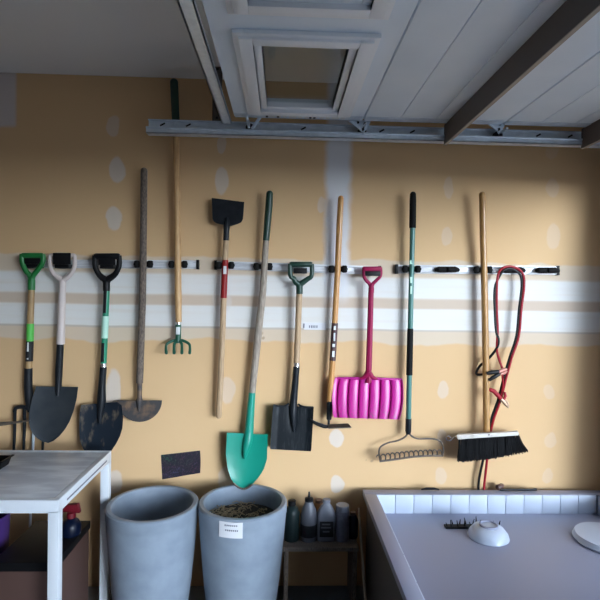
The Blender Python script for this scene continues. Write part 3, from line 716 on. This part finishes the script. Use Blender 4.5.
for k in range(14):
    u = k/13; x = 380.8+u*61; y = 460.8-5.2*math.sin(u*PI/2)**.9
    ptube([(x, y, .060, .8), (x+.2, y-3.2, .066, .8), (x-1.2, y-5.4, .078, .75), (x-3.2, y-5.6, .092, .7), (x-4.6, y-3.6, .104, .4)], seg=8, sm=3).build('tine', M['steel_dark'], t)

# 12 push broom
t = thing('push_broom', 'push broom with a wooden handle, white block and splayed black bristles', 'broom', P(487, 462, .08))
ptube(rounded([(482.3, 191.5, .078, 3.0), (483, 230, .064, 3.2), (484, 270, .052, 3.2), (485.6, 350, .055, 3.2), (486.6, 434, .066, 3.2)])).build('handle', M['wood_broom'], t)
bl = MB().hexa([P(457.5, 439.6, .13), P(518.5, 435.4, .13), P(519.5, 434.5, .06), P(458.5, 438, .06), P(456.6, 434.8, .13), P(517.6, 431.6, .13), P(517.6, 430.4, .06), P(457.6, 433.4, .06)], .004).build('block', M['broom_block'], t)
c = P(489, 434.8, .1325); MB().cyl(c, c+Vector((0, .004, 0)), .004, 8).build('screw', M['steel_dark'], bl)
m_ = MB(); random.seed(3)
nx, ny = 30, 4
for i in range(nx):
    for j in range(ny):
        for k in range(3):
            u = (i+.5+random.uniform(-.35, .35))/nx; w = (j+.5)/ny
            xt, yt = 458.7+60*u, 438.2-4.0*u
            o0 = .068+.058*w
            splay = 10.5*max(0, u-.75)/.25*(1-.3*w) + random.uniform(-1.2, 1.2) - 1.0*(1-u)**3
            L_ = 22.5 - 5.5*u**3 + random.uniform(-1.4, .8) + (1.5*(1-w))
            a = P(xt, yt, o0); b = P(xt+splay*.45, yt+L_*.55, o0+.012*(w-.4)); c = P(xt+splay, yt+L_ - abs(splay)*.12, o0+.05*(w-.4))
            m_.tube([a, b, c], [.0022, .0034, .0024], 5)
m_.build('bristles', M['bristle'], t, kind='stuff')

# small metal ring hanging beside the broom
o = ptube([(451, 437.5, .02, .7), (448.4, 436, .02, .7), (446.5, 437.5, .02, .7), (447, 439.8, .02, .7), (450, 440.4, .02, .7), (453, 438, .03, .7), (457, 435.8, .055, .7)], sm=5, seg=8).build('wire_hook', M['ferrule'], loc=P(450, 438, .02))
tag(o, 'small bright wire loop beside the left end of the broom head', 'hook')

# 13 jumper cables
t = thing('jumper_cables', 'red and black jumper cables looped over the right tool rail', 'jumper cables', P(510, 266, .07))
loopR = [(483.2, 494, .035, 1.25), (485, 478, .035, 1.25), (486.8, 462, .04, 1.25), (489, 440, .045, 1.25), (493.5, 420, .05, 1.25), (500.5, 400, .055, 1.25), (506.5, 377, .055, 1.25), (512, 357, .055, 1.25), (518.8, 336, .055, 1.25), (521.3, 310, .055, 1.25), (524, 288, .055, 1.25), (523.5, 276, .056, 1.25), (519, 269.5, .058, 1.25), (511, 266.4, .060, 1.25), (503, 267.8, .060, 1.25), (498.3, 274, .056, 1.25), (496.8, 288, .055, 1.25), (496.8, 310, .055, 1.25), (497.6, 330, .055, 1.25), (497.0, 350, .055, 1.2), (500, 362, .055, 1.2), (503.8, 372, .058, 1.2)]
ptube(loopR, sm=6, seg=10).build('red_cable', M['cable_red'], t)
loopB = [(478.5, 494, .030, 1.25), (479, 480, .030, 1.25), (483, 460, .034, 1.2), (486.8, 440, .040, 1.25), (491, 420, .044, 1.25), (498, 400, .048, 1.25), (504, 377, .048, 1.25), (509.8, 357, .048, 1.25), (516.4, 336, .048, 1.2), (519, 310, .048, 1.2), (521.6, 288, .048, 1.2), (521, 277, .050, 1.2), (517.5, 271.8, .052, 1.2), (511, 268.6, .054, 1.2), (504.5, 269.8, .054, 1.2), (500.2, 275, .052, 1.2), (494.9, 288, .052, 1.25), (494.8, 310, .052, 1.25), (496.0, 330, .055, 1.25), (498.5, 340, .058, 1.3), (496.8, 348, .055, 1.3), (490, 357, .04, 1.3), (480, 366, .028, 1.3), (476.6, 372, .026, 1.3), (478, 374.5, .03, 1.3), (488, 374, .07, 1.3)]
ptube(loopB, sm=6, seg=10).build('black_cable', M['cable_black'], t)
ptube([(502, 374, .055, 1.0), (503, 385, .055, 1.0), (501, 397, .058, 1.0), (500, 401, .06, 1.0)], sm=5, seg=8).build('red_cable', M['cable_red'], t)
m_ = ptube([(487, 373.5, .078, 1.6), (492, 372.4, .078, 2.2), (498, 371.8, .075, 2.0), (501, 371.2, .072, 1.4)], flat=.8)
ptube([(489, 380.3, .078, 1.4), (493, 377.6, .078, 2.0), (498, 374.8, .075, 2.0), (501, 372.6, .072, 1.3)], flat=.8, mb=m_)
cl = m_.build('black_clamp', M['cable_black'], t)
ptube([(498, 372, .075, 2.0), (503, 370.2, .07, 2.3), (507, 369, .07, 1.2)], mb=(mm := MB()), flat=.7)
ptube([(499, 374.4, .075, 1.4), (504, 373.2, .07, 1.6), (507.5, 371.2, .07, .8)], mb=mm, flat=.7).build('jaw', M['copper'], cl)
m_ = ptube([(489.5, 389.5, .070, 1.8), (494, 391.2, .072, 2.2), (498, 395.5, .072, 2.2), (501, 399, .072, 1.8)], flat=.8)
ptube([(504.8, 392, .066, 1.2), (505.5, 396, .068, 1.5), (503.5, 400, .072, 1.6)], flat=.8, mb=m_)
cl = m_.build('red_clamp', M['cable_red'], t)
m_ = ptube([(501, 399, .072, 1.8), (504.5, 402.6, .072, 1.9), (508.6, 407.6, .072, .8)], flat=.7)
ptube([(503.5, 399, .072, 1.4), (506.8, 402, .072, 1.4), (509, 406, .072, .7)], flat=.7, mb=m_).build('jaw', M['brass'], cl)

# 14 pick reaching in from the left
t = thing('pickaxe', 'tapered steel pick point reaching in from the left edge, above the white table', 'pickaxe', P(-14, 424, .08))
ptube([(30, 420.3, .085, .6), (14, 422.6, .09, 1.3), (0, 424, .095, 2.0), (-12, 425, .095, 3.6), (-26, 425, .09, 2.4), (-44, 430, .08, .8)], sm=4, flat=.8).build('pick_head', M['steel_dark'], t)
ptube([(-12.5, 419, .093, 3.2), (-12.5, 440, .09, 3.2), (-14, 560, .02, 3.2), (-14, 590, .03, 3.4)]).build('handle', M['wood_old'], t)

# ------------------------------------------------------------------ paper things on the wall
m_ = MB().sheet(lambda u, v: P(161+39*u + (1.2*v if u < .5 else -.0)+.6*math.sin(v*3)*u, 455-4.5*u + v*(24.5-2.0*u), .0018+.010*u*u*(v)), 12, 8, .001)
o = m_.build('poster', M['art'], loc=P(181, 466, .003)); tag(o, 'small dark landscape poster with faint scribbles, taped above the planters', 'poster')
tg = thing('wall_sticker', 'small white paper strip with grey print beside the square shovel shaft', 'sticker', P(314, 326, .001))
MB().quadbox([(304, 322.6), (326, 323), (326, 330), (304, 329.6)], .002, .0012).build('paper', M['paper'], tg)
m_ = MB()
m_.quadbox([(303.2, 323.5), (304.6, 323.5), (304.4, 328), (303, 328)], .0035, .001).build('print', M['ink'], tg); m_ = MB()
for i, x in enumerate([309, 311, 312.6, 314.4, 316.4]): m_.quadbox([(x, 325.4), (x+1.1, 325.4), (x+1.0, 328), (x, 328)], .003, .0008)
m_.build('print', M['ink'], tg)

# ------------------------------------------------------------------ table
zt_ = .75
A = PZ(109, 450.5, zt_); B = PZ(61.5, 500.5, zt_)
tx = (A.x+B.x)/2; ty0 = A.y; ty1 = B.y; TW = 1.15
tb = thing('side_table', 'white square-legged table with streaked grey top in the lower left corner', 'table', (tx-TW/2, (ty0+ty1)/2, 0))
e_ = .022
MB().box((tx-TW+e_, ty1+e_, zt_-.02), (tx-e_, ty0-e_, zt_-.001), .001).build('tabletop', M['table_top'], tb)
m_ = MB().box((tx-TW, ty1, zt_-.046), (tx, ty1+e_, zt_), .002).box((tx-TW, ty0-e_, zt_-.046), (tx, ty0, zt_), .002)
m_.box((tx-e_, ty1+e_, zt_-.046), (tx, ty0-e_, zt_), .002).box((tx-TW, ty1+e_, zt_-.046), (tx-TW+e_, ty0-e_, zt_), .002)
m_.build('apron', M['table_white'], tb)
MB().box((tx-.001, ty1+.07, zt_-.030), (tx+.0012, ty0-.06, zt_-.024)).build('side_groove', M['ink'], tb)
for (x, y) in ((tx-.036, ty1), (tx-.036, ty0-.036), (tx-TW, ty1), (tx-TW, ty0-.036)):
    MB().box((x, y, 0), (x+.036, y+.036, zt_-.04), .002).build('leg', M['table_white'], tb)
# black tray on it
q = PZ(4, 464, zt_)
t = thing('black_tray', 'black plastic tray corner on the left of the white table', 'tray', (q.x-.05, q.y, zt_))
m_ = MB(); x0, x1_ = q.x-.16, PZ(12, 456.5, zt_+.035).x-.008; y0, y1_ = PZ(4, 470, zt_).y, PZ(4, 457, zt_+.03).y
def trayring(z0, z1, o0, o1, wall=.004):
    for (a, b_) in (((x0-o0, y0-o0), (x1_+o0, y0-o0)), ((x1_+o0, y0-o0), (x1_+o0, y1_+o0)), ((x1_+o0, y1_+o0), (x0-o0, y1_+o0)), ((x0-o0, y1_+o0), (x0-o0, y0-o0))):
        pass
m_.box((x0, y0, zt_), (x1_-.01, y1_, zt_+.006))
m_.hexa([(x0, y0, zt_), (x1_-.01, y0, zt_), (x1_-.01, y0+.005, zt_), (x0, y0+.005, zt_), (x0, y0-.008, zt_+.035), (x1_, y0-.008, zt_+.035), (x1_, y0-.003, zt_+.035), (x0, y0-.003, zt_+.035)])
m_.hexa([(x0, y1_-.005, zt_), (x1_-.01, y1_-.005, zt_), (x1_-.01, y1_, zt_), (x0, y1_, zt_), (x0, y1_+.003, zt_+.035), (x1_, y1_+.003, zt_+.035), (x1_, y1_+.008, zt_+.035), (x0, y1_+.008, zt_+.035)])
m_.hexa([(x1_-.015, y0, zt_), (x1_-.010, y0, zt_), (x1_-.010, y1_, zt_), (x1_-.015, y1_, zt_), (x1_-.005, y0-.008, zt_+.035), (x1_, y0-.008, zt_+.035), (x1_, y1_+.008, zt_+.035), (x1_-.005, y1_+.008, zt_+.035)])
m_.build('tray_body', M['black_plastic'], t)
MB().box((x1_-.002, y0-.012, zt_+.033), (x1_+.008, y1_+.012, zt_+.037), .001).build('rim', M['black_plastic'], t)

# spray bottle and purple tub on the floor behind/under the table
def bottle(name, label, cat, px, ptop, off, prof, mats_, group=None, H_=None):
    """prof list of (r,z) of height H_, standing on something at its z"""
    pass
q = P(77, 505, .30)
zb0 = q.z-.05
# box under the table that carries them
bx_ = thing('storage_box', 'dark box on the floor below the white table, under the spray bottle', 'box', (q.x-.1, -.42, 0))
zbox = P(77, 535, .36).z
MB().box((q.x-.20, -.58, 0), (q.x+.03, -.24, zbox), .004).build('box_body', M['brown'], bx_)
MB().box((q.x-.205, -.585, zbox-.03), (q.x+.035, -.235, zbox+.004), .003).build('lid', M['black_plastic'], bx_)
zs = zbox+.005
t = thing('spray_bottle', 'spray bottle with red trigger head and navy body, seen between the table legs', 'bottle', (q.x, -.36, zs))
c = Vector((q.x, -.36, zs)); hh = P(77, 517, .36).z - zs
MB().lathe([(0, 0), (.038, 0), (.040, .01), (.040, hh*.55), (.030, hh*.8), (.015, hh*.95), (.014, hh)], c, 20).build('bottle_body', M['blue_bottle'], t)
ztop = P(77, 503.5, .36).z
m_ = MB().lathe([(0, hh-.002), (.018, hh-.002), (.018, hh+.02), (.014, hh+.022), (0, hh+.022)], c, 16)
zh = c.z+hh+.018
m_.hexa([(c.x-.045, c.y-.012, zh+.01), (c.x+.04, c.y-.012, zh+.002), (c.x+.04, c.y+.012, zh+.002), (c.x-.045, c.y+.012, zh+.01), (c.x-.045, c.y-.012, ztop-.006), (c.x+.03, c.y-.012, ztop), (c.x+.03, c.y+.012, ztop), (c.x-.045, c.y+.012, ztop-.006)], .004)
m_.tube([(c.x-.03, c.y, zh+.015), (c.x-.045, c.y, zh-.01), (c.x-.04, c.y, zh-.04)], .005, 8)
m_.build('trigger_head', M['red_cap'], t)
q = P(2, 520, .35)
t = thing('purple_bin', 'purple plastic bin under the left end of the white table', 'bin', (q.x-.12, -.35, 0))
MB().lathe([(0, 0), (.11, 0), (.135, P(4, 512, .35).z), (.14, P(4, 512, .35).z), (.128, P(4, 512, .35).z-.004), (.105, .01), (0, .01)], (q.x-.10, -.38, 0), 32).build('bin_body', M['purple'], t)
zp = P(4, 512, .35).z
ring_ = [(q.x-.10+.14*math.cos(2*PI*k/32), -.38+.14*math.sin(2*PI*k/32), zp) for k in range(32)]
MB().tube(ring_, .005, 8, closed=True, ref=Vector((0, 0, 1))).build('rim', M['purple'], t)
xq = P(30, 520, .10).x
o = MB().cyl((xq, -.12, 0), (xq, -.08, .66), .006, 10).build('white_stake', M['table_white'], loc=(xq, -.12, 0)); tag(o, 'thin white stake standing against the wall under the table', 'stake')

# ------------------------------------------------------------------ planters
ZR = .55
def planter(pxc, pyc, wpx, label, soil):
    c = PZ(pxc, pyc, ZR); d = (c-CAM).dot(fwd); r = (wpx-1.2)/2*d/F
    ymax = -(r+.02)
    if c.y > ymax: c.y = ymax
    t = thing('planter', label, 'planter', (c.x, c.y, 0), 'grey round planters below the tools')
    th = .026
    prof = [(0, 0), (r*.70, 0), (r*.74, .01), (r*.86, .20), (r*.96, .42), (r*.985, .485), (r*.985, .50), (r, .506), (r, ZR-.006), (r-.006, ZR), (r-th+.004, ZR), (r-th, ZR-.005), (r*.97-th, .45), (r*.86-th, .22), (r*.80-th, .10), (0, .10)]
    MB().lathe(prof, (c.x, c.y, 0), 64).build('pot', M['concrete_pot'], t)
    zs = soil
    def rr(z): return r*.97-th - (0.45-z)*(r*.11)/.23 - .001 if z < .45 else r*.97-th
    m_ = MB(); n = 26; R_ = rr(zs)+.012
    rings = []
    random.seed(5)
    for k in range(9):
        a = R_*k/8
        rings.append([(a, zs)])
    m_.lathe([(R_, zs-.02), (R_, zs)] + [(R_*k/8, zs+random.uniform(-.006, .006)) for k in range(7, 0, -1)] + [(0, zs+.004)], (c.x, c.y, 0), 40)
    s_ = m_.build('soil', M['soil'], t)
    return t, c, r
t, c, r = planter(153, 502.3, 91, 'left grey planter, empty looking with dark soil low inside', .36)
t, c, r = planter(243, 500.3, 89, 'right grey planter under the teal shovel blade, with dry straw on the soil', .465)
m_ = MB(); random.seed(11)
for k in range(260):
    a = random.uniform(0, 2*PI); rad = r*.78*math.sqrt(random.random())
    p = Vector((c.x+rad*math.cos(a), c.y+rad*math.sin(a)*.9, .472+random.uniform(0, .012)))
    if random.random() < .5: p = Vector((c.x-.10+random.gauss(0, .06), c.y+random.gauss(0, .05), .475+random.uniform(0, .014)))
    if (p.xy-c.xy).length > r*.8: continue
    b = random.uniform(0, 2*PI); l = random.uniform(.012, .038)
    m_.tube([p, p+Vector((l*.5*math.cos(b), l*.5*math.sin(b), random.uniform(0, .008))), p+Vector((l*math.cos(b+.4), l*math.sin(b+.4), 0))], .0021, 4)
m_.build('dry_straw', M['straw'], t, kind='stuff')
# paper tag stuck on the front of the right pot
a0 = math.atan2(-1, -.12)
m_ = MB()
for (w, z0, z1, dr, mt, nm) in ((.05, .475, .533, .0015, 'paper', 'label'),):
    def fn(u, v):
        cx = PZ(231.5, 520, .54).x - c.x; x = cx + (u-.5)*.098
        rr_ = r + .002
        y = -math.sqrt(max(rr_*rr_-x*x, 0)); return Vector((c.x+x, c.y+y-.001, ZR-.008-v*.065))
    m_.sheet(fn, 10, 2, .001); lab = m_.build('label', M['paper'], t)
m_ = MB()
for i in range(7):
    cx = PZ(231.5, 520, .54).x - c.x
    for row in range(2):
        x = cx-.026+i*.008+row*.003; y = -math.sqrt((r+.002)**2-x*x)
        m_.box((c.x+x, c.y+y-.0035, ZR-.024-row*.02), (c.x+x+.005, c.y+y-.002, ZR-.018-row*.02))
m_.build('print', M['ink'], lab)

# ------------------------------------------------------------------ bottles on a low step behind
ZS = .30
ys = -.12
xa, xb = P(287, 500, .12).x, P(357, 500, .12).x
pl = thing('low_shelf', 'low wooden shelf board along the wall carrying the bottles', 'shelf', ((xa+xb)/2, -.10, 0))
MB().box((xa-.02, -.20, ZS-.02), (xb+.0, -.004, ZS), .002).build('board', M['wood_old'], pl)
for x in (xa-.01, xb-.025): MB().box((x, -.19, 0), (x+.02, -.01, ZS-.02), .002).build('leg', M['wood_old'], pl)
def stand(px, ytop, off): 
    p = P(px, ytop, off); return Vector((p.x, -off, ZS)), p.z-ZS
G_B = 'bottles on the low shelf beside the planters'
# dark bottle
c, h = stand(292, 500, .12)
t = thing('bottle', 'dark bottle with black cap beside the right planter', 'bottle', c, G_B)
MB().lathe([(0, 0), (.036, 0), (.038, .01), (.038, h*.68), (.030, h*.80), (.016, h*.86), (.015, h*.90)], c, 24).build('bottle_body', M['dark_bottle'], t)
MB().lathe([(0, h*.88), (.019, h*.88), (.019, h*.99), (.016, h), (0, h)], c, 18).build('cap', M['black_plastic'], t)
# nozzle bottle
c, h = stand(309, 500.5, .12)
t = thing('bottle', 'grey squeeze bottle with a thin black nozzle', 'bottle', c, G_B)
MB().lathe([(0, 0), (.038, 0), (.040, .012), (.040, h*.62), (.034, h*.78), (.022, h*.92), (.018, h)], c, 24).build('bottle_body', M['grey_bottle'], t)
MB().lathe([(0, h-.002), (.020, h-.002), (.020, h+.012), (.009, h+.016), (.006, h+.02), (.004, h+.042), (0, h+.043)], c, 14).build('nozzle', M['black_plastic'], t)
MB().lathe([(.0405, h*.12), (.0408, h*.13), (.0408, h*.42), (.0405, h*.43)], c, 24).build('label', M['sticker_black'], t)
# jug
c, h = stand(326.5, 499, .12)
t = thing('jug', 'pale flat-sided jug with a dark label, between nozzle bottle and can', 'jug', c, G_B)
m_ = MB()
def flatlathe(prof, k, c, seg=28):
    rings = []
    for rx, z in prof:
        rings.append([m_.bm.verts.new(Vector((c.x+math.copysign(abs(math.cos(2*PI*i/seg))**.55, math.cos(2*PI*i/seg))*rx, c.y+math.copysign(abs(math.sin(2*PI*i/seg))**.55, math.sin(2*PI*i/seg))*min(rx*k, rx) , c.z+z))) for i in range(seg)])
    for A_, B_ in zip(rings, rings[1:]):
        for i in range(seg): m_.bm.faces.new((A_[i], A_[(i+1) % seg], B_[(i+1) % seg], B_[i]))
    m_.bm.faces.new(rings[0][::-1]); m_.bm.faces.new(rings[-1])
flatlathe([(.042, 0), (.045, .008), (.045, h*.60), (.042, h*.68), (.028, h*.82), (.017, h*.88), (.016, h*.93)], .62, c)
m_.build('jug_body', M['jug'], t)
MB().lathe([(0, h*.92), (.019, h*.92), (.019, h*.99), (.017, h), (0, h)], c, 18).build('cap', M['jug'], t)
lb = MB().box((c.x-.033, c.y-.0305, c.z+h*.12), (c.x+.033, c.y-.027, c.z+h*.50), .001).build('label', M['sticker_black'], t)
m_ = MB(); 
for k, (zz, w) in enumerate(((.42, .022), (.34, .027), (.24, .018))):
    m_.box((c.x-w, c.y-.0318, c.z+h*zz), (c.x+w*.8, c.y-.0304, c.z+h*(zz+.035)))
m_.build('print', M['grey_bottle'], lb)
# can
c, h = stand(342.5, 504.5, .12)
t = thing('spray_can', 'pale cylindrical can at the right of the jug', 'can', c, G_B)
MB().lathe([(0, 0), (.034, 0), (.035, .004), (.035, h*.82), (.033, h*.84), (0, h*.84)], c, 26).build('can_body', M['can'], t)
MB().lathe([(0, h*.83), (.0325, h*.83), (.0325, h*.98), (.030, h), (0, h)], c, 26).build('cap', M['jug'], t)
# amber bottle behind
c, h = stand(319, 499.5, .045)
t = thing('bottle', 'amber-brown bottle half hidden behind the jug', 'bottle', c, G_B)
MB().lathe([(0, 0), (.028, 0), (.030, .01), (.030, h*.75), (.024, h*.88), (.016, h*.93)], c, 20).build('bottle_body', M['amber'], t)
MB().lathe([(0, h*.92), (.019, h*.92), (.018, h), (0, h)], c, 16).build('cap', M['brown'], t)
# small purple-grey bottle
c, h = stand(353, 512, .10)
t = thing('bottle', 'short dark purple-grey bottle beside the pale can', 'bottle', c, G_B)
MB().lathe([(0, 0), (.024, 0), (.026, .008), (.025, h*.7), (.016, h*.88), (.012, h*.9)], c, 20).build('bottle_body', M['blue_bottle'], t)
MB().lathe([(0, h*.88), (.014, h*.88), (.013, h), (0, h)], c, 16).build('cap', M['brown'], t)
a = P(358.5, 508, .04); b = Vector((a.x+.004, -.34, 0))
dv = (b-a).normalized(); 
o = MB().tube([a, a+dv*(a.z/abs(dv.z))*.985], .006, 10).build('wooden_stick', M['stick'], loc=(a.x, a.y, a.z)); tag(o, 'thin beige stick leaning beside the white tub', 'stick')

# ------------------------------------------------------------------ white tub at the right
q = P(362.5, 489.3, .045); zr = q.z; X0 = q.x; Y0 = -.045
X1 = XR-.03; YF = -1.05
qi = PZ(376, 494.8, zr-.004); rimw = (Y0-qi.y); ix0 = qi.x; yi = qi.y
zfl = P(420, 513.2, -yi).z
tb = thing('white_tub', 'large white open tub with a flat rim and tiled-looking inner wall at lower right', 'tub', ((X0+X1)/2, (Y0+YF)/2, 0))
m_ = MB()
def frame(x0, x1_, y0, y1_, w, z0, z1, bev=.003):
    m_.box((x0, y0, z0), (x1_, y0-w, z1), bev).box((x0, y1_+w, z0), (x1_, y1_, z1), bev)
    m_.box((x0, y0-w, z0), (x0+(ix0-X0), y1_+w, z1), bev).box((x1_-w, y0-w, z0), (x1_, y1_+w, z1), bev)
frame(X0, X1, Y0, YF, rimw, zr-.03, zr, .003)
m_.build('rim', M['tub'], tb)
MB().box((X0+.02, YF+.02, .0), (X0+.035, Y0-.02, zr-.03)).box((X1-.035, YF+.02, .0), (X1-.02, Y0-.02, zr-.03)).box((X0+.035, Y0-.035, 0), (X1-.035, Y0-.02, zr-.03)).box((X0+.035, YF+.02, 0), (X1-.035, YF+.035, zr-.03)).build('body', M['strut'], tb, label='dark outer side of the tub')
xi1 = X1-rimw
MB().box((ix0-.01, YF+rimw-.01, zfl-.02), (xi1+.01, yi+.01, zfl)).build('tub_floor', M['tub'], tb)
# inner wall: square panels
m_ = MB()
pitch_ = P(411.5, 500, -yi).x - P(393, 500, -yi).x
x = P(393, 500, -yi).x - pitch_*1.0
xx = [ix0]
x = P(395.3, 500, -yi).x
while x < xi1: xx.append(x); x += pitch_
xx.append(xi1)
for a, b in zip(xx, xx[1:]):
    if b-a > .012: m_.box((a+.0012, yi-.004, zfl), (b-.0012, yi+.002, zr-.003), .0012)
n = int((yi-(YF+rimw))/pitch_)
for k in range(n+1):
    y1_ = yi-.004-k*pitch_; y2 = max(y1_-pitch_, YF+rimw)
    if y1_-y2 > .01:
        m_.box((ix0-.002, y1_-.0012, zfl), (ix0+.004, y2+.0012, zr-.003), .0012).box((xi1-.004, y1_-.0012, zfl), (xi1+.002, y2+.0012, zr-.003), .0012)
m_.build('inner_wall', M['tub_tile'], tb)
MB().box((ix0-.006, yi+.0022, zfl), (xi1+.006, yi+.006, zr-.004)).box((ix0-.008, YF+rimw, zfl), (ix0-.0022, yi, zr-.004)).build('seam_backing', M['tub_seam'], tb)

# things in the tub
q = PZ(466, 525, zfl+.01)
m_ = MB(); random.seed(4)
for k in range(16):
    p = Vector((q.x-.09+k*.016, q.y+random.uniform(-.02, .02), zfl+.004)); 
    m_.tube([p, p+Vector((random.uniform(-.01, .01), random.uniform(-.01, .01), .02+random.random()*.018))], [.004, .0015], 5)
m_.box((q.x-.10, q.y-.02, zfl), (q.x+.16, q.y+.012, zfl+.010), .003)
o = m_.build('scrub_brush', M['bristle'], loc=(q.x, q.y, zfl)); tag(o, 'black bristled brush lying inside the white tub', 'brush')
q = PZ(483, 526, zfl+.02)
t = thing('white_bowl', 'round white upturned bowl inside the tub, beside the black brush', 'bowl', (q.x, q.y-.06, zfl))
MB().lathe([(.085, 0), (.088, .003), (.083, .02), (.065, .042), (.035, .052), (.0, .054)], (q.x, q.y-.06, zfl), 36).build('bowl_body', M['tub_tile'], t)
MB().lathe([(.040, .050), (.040, .058), (.034, .058), (.034, .050)], (q.x, q.y-.06, zfl), 30).build('foot_ring', M['tub'], t)
q = PZ(590, 524, zfl+.02)
o = MB().lathe([(0, .0), (.13, 0), (.14, .01), (.13, .03), (.05, .038), (0, .04)], (q.x, q.y-.13, zfl), 40).build('serving_platter', M['tub_tile'], loc=(q.x, q.y-.13, zfl)); tag(o, 'white rounded shallow dish at the right end inside the tub', 'dish')
# on the back rim
q = P(498, 492, .05)
zz = zr+.001
o = None
t = thing('rubber_mallet', 'dark brown mallet lying on the back rim of the tub', 'mallet', (q.x, -.06, zz))
a = P(497, 489.6, .055); b = P(502.5, 485.8, .035)
a.z = max(a.z, zz+.014); b.z = max(b.z, zz+.014)
MB().tube([a, a+(b-a)*.1, a+(b-a)*.85, b], [.010, .013, .014, .011], 14).build('mallet_head', M['brown'], t)
MB().tube([Vector((a.x+.015, -.06, zz+.006)), Vector((a.x+.09, -.062, zz+.006)), Vector((a.x+.20, -.058, zz+.006))], .006, 8).build('handle', M['black_plastic'], t)
q = P(430, 488, .06)
o = MB().tube([(q.x-.045, -.064, zz+.007), (q.x-.02, -.062, zz+.010), (q.x+.02, -.062, zz+.010), (q.x+.045, -.064, zz+.006)], [.003, .006, .006, .003], 10).build('glove_clip', M['black_plastic'], loc=(q.x, -.062, zz)); tag(o, 'small black strip lying on the back rim of the tub below the rake', 'strip')

# ------------------------------------------------------------------ light: daylight through the door opening
w = bpy.data.worlds.new('sky'); scene.world = w; w.use_nodes = True
nt = w.node_tree; bg = nt.nodes['Background']
tc = nt.nodes.new('ShaderNodeTexCoord'); sx = nt.nodes.new('ShaderNodeSeparateXYZ'); nt.links.new(tc.outputs['Generated'], sx.inputs[0])
cr = nt.nodes.new('ShaderNodeValToRGB'); nt.links.new(sx.outputs['Z'], cr.inputs[0])
cr.color_ramp.elements[0].position = 0.0; cr.color_ramp.elements[0].color = (.78, .885, 1.0, 1)
e_ = cr.color_ramp.elements.new(.3); e_.color = (.50, .66, .90, 1)
cr.color_ramp.elements[1].position = .6; cr.color_ramp.elements[1].color = (.20, .30, .48, 1)
# brightest part of the sky: a broad hazy glow low above the street
GA = math.radians(33); GD = Vector((math.sin(GA), -math.cos(GA), .10)).normalized()
dt = nt.nodes.new('ShaderNodeVectorMath'); dt.operation = 'DOT_PRODUCT'; nt.links.new(tc.outputs['Generated'], dt.inputs[0]); dt.inputs[1].default_value = GD
gr = nt.nodes.new('ShaderNodeMapRange'); gr.interpolation_type = 'SMOOTHSTEP'; gr.inputs[1].default_value = math.cos(math.radians(17)); gr.inputs[2].default_value = math.cos(math.radians(3)); nt.links.new(dt.outputs['Value'], gr.inputs[0])
gm = nt.nodes.new('ShaderNodeMath'); gm.operation = 'MULTIPLY_ADD'; gm.inputs[1].default_value = 31.0; gm.inputs[2].default_value = 2.8; nt.links.new(gr.outputs[0], gm.inputs[0])
nt.links.new(cr.outputs[0], bg.inputs[0]); nt.links.new(gm.outputs[0], bg.inputs[1])
pd_ = bpy.data.lights.new('opening_portal', 'AREA'); pd_.shape = 'RECTANGLE'; pd_.size = OPY0-OPY1; pd_.size_y = OPZ
pd_.cycles.is_portal = True
po = bpy.data.objects.new('opening_portal', pd_); COL.objects.link(po)
po.location = (XR+.15, (OPY0+OPY1)/2, OPZ/2); po.rotation_euler = (PI/2, 0, PI/2)   # faces -x
sd = bpy.data.lights.new('sun', 'SUN'); sd.energy = .8; sd.angle = math.radians(1); sd.color = (1, .93, .82)
s_ = bpy.data.objects.new('sun', sd); COL.objects.link(s_); s_.rotation_euler = (math.radians(38), math.radians(-22), 0)

scene.view_settings.view_transform = 'Standard'; scene.view_settings.look = 'None'
scene.view_settings.gamma = 1; scene.view_settings.use_curve_mapping = False
scene.view_settings.exposure = 0.6
scene.cycles.use_denoising = True
scene.cycles.max_bounces = 10; scene.cycles.diffuse_bounces = 6
for o in list(bpy.data.objects):
    if '_org' in o: del o['_org']
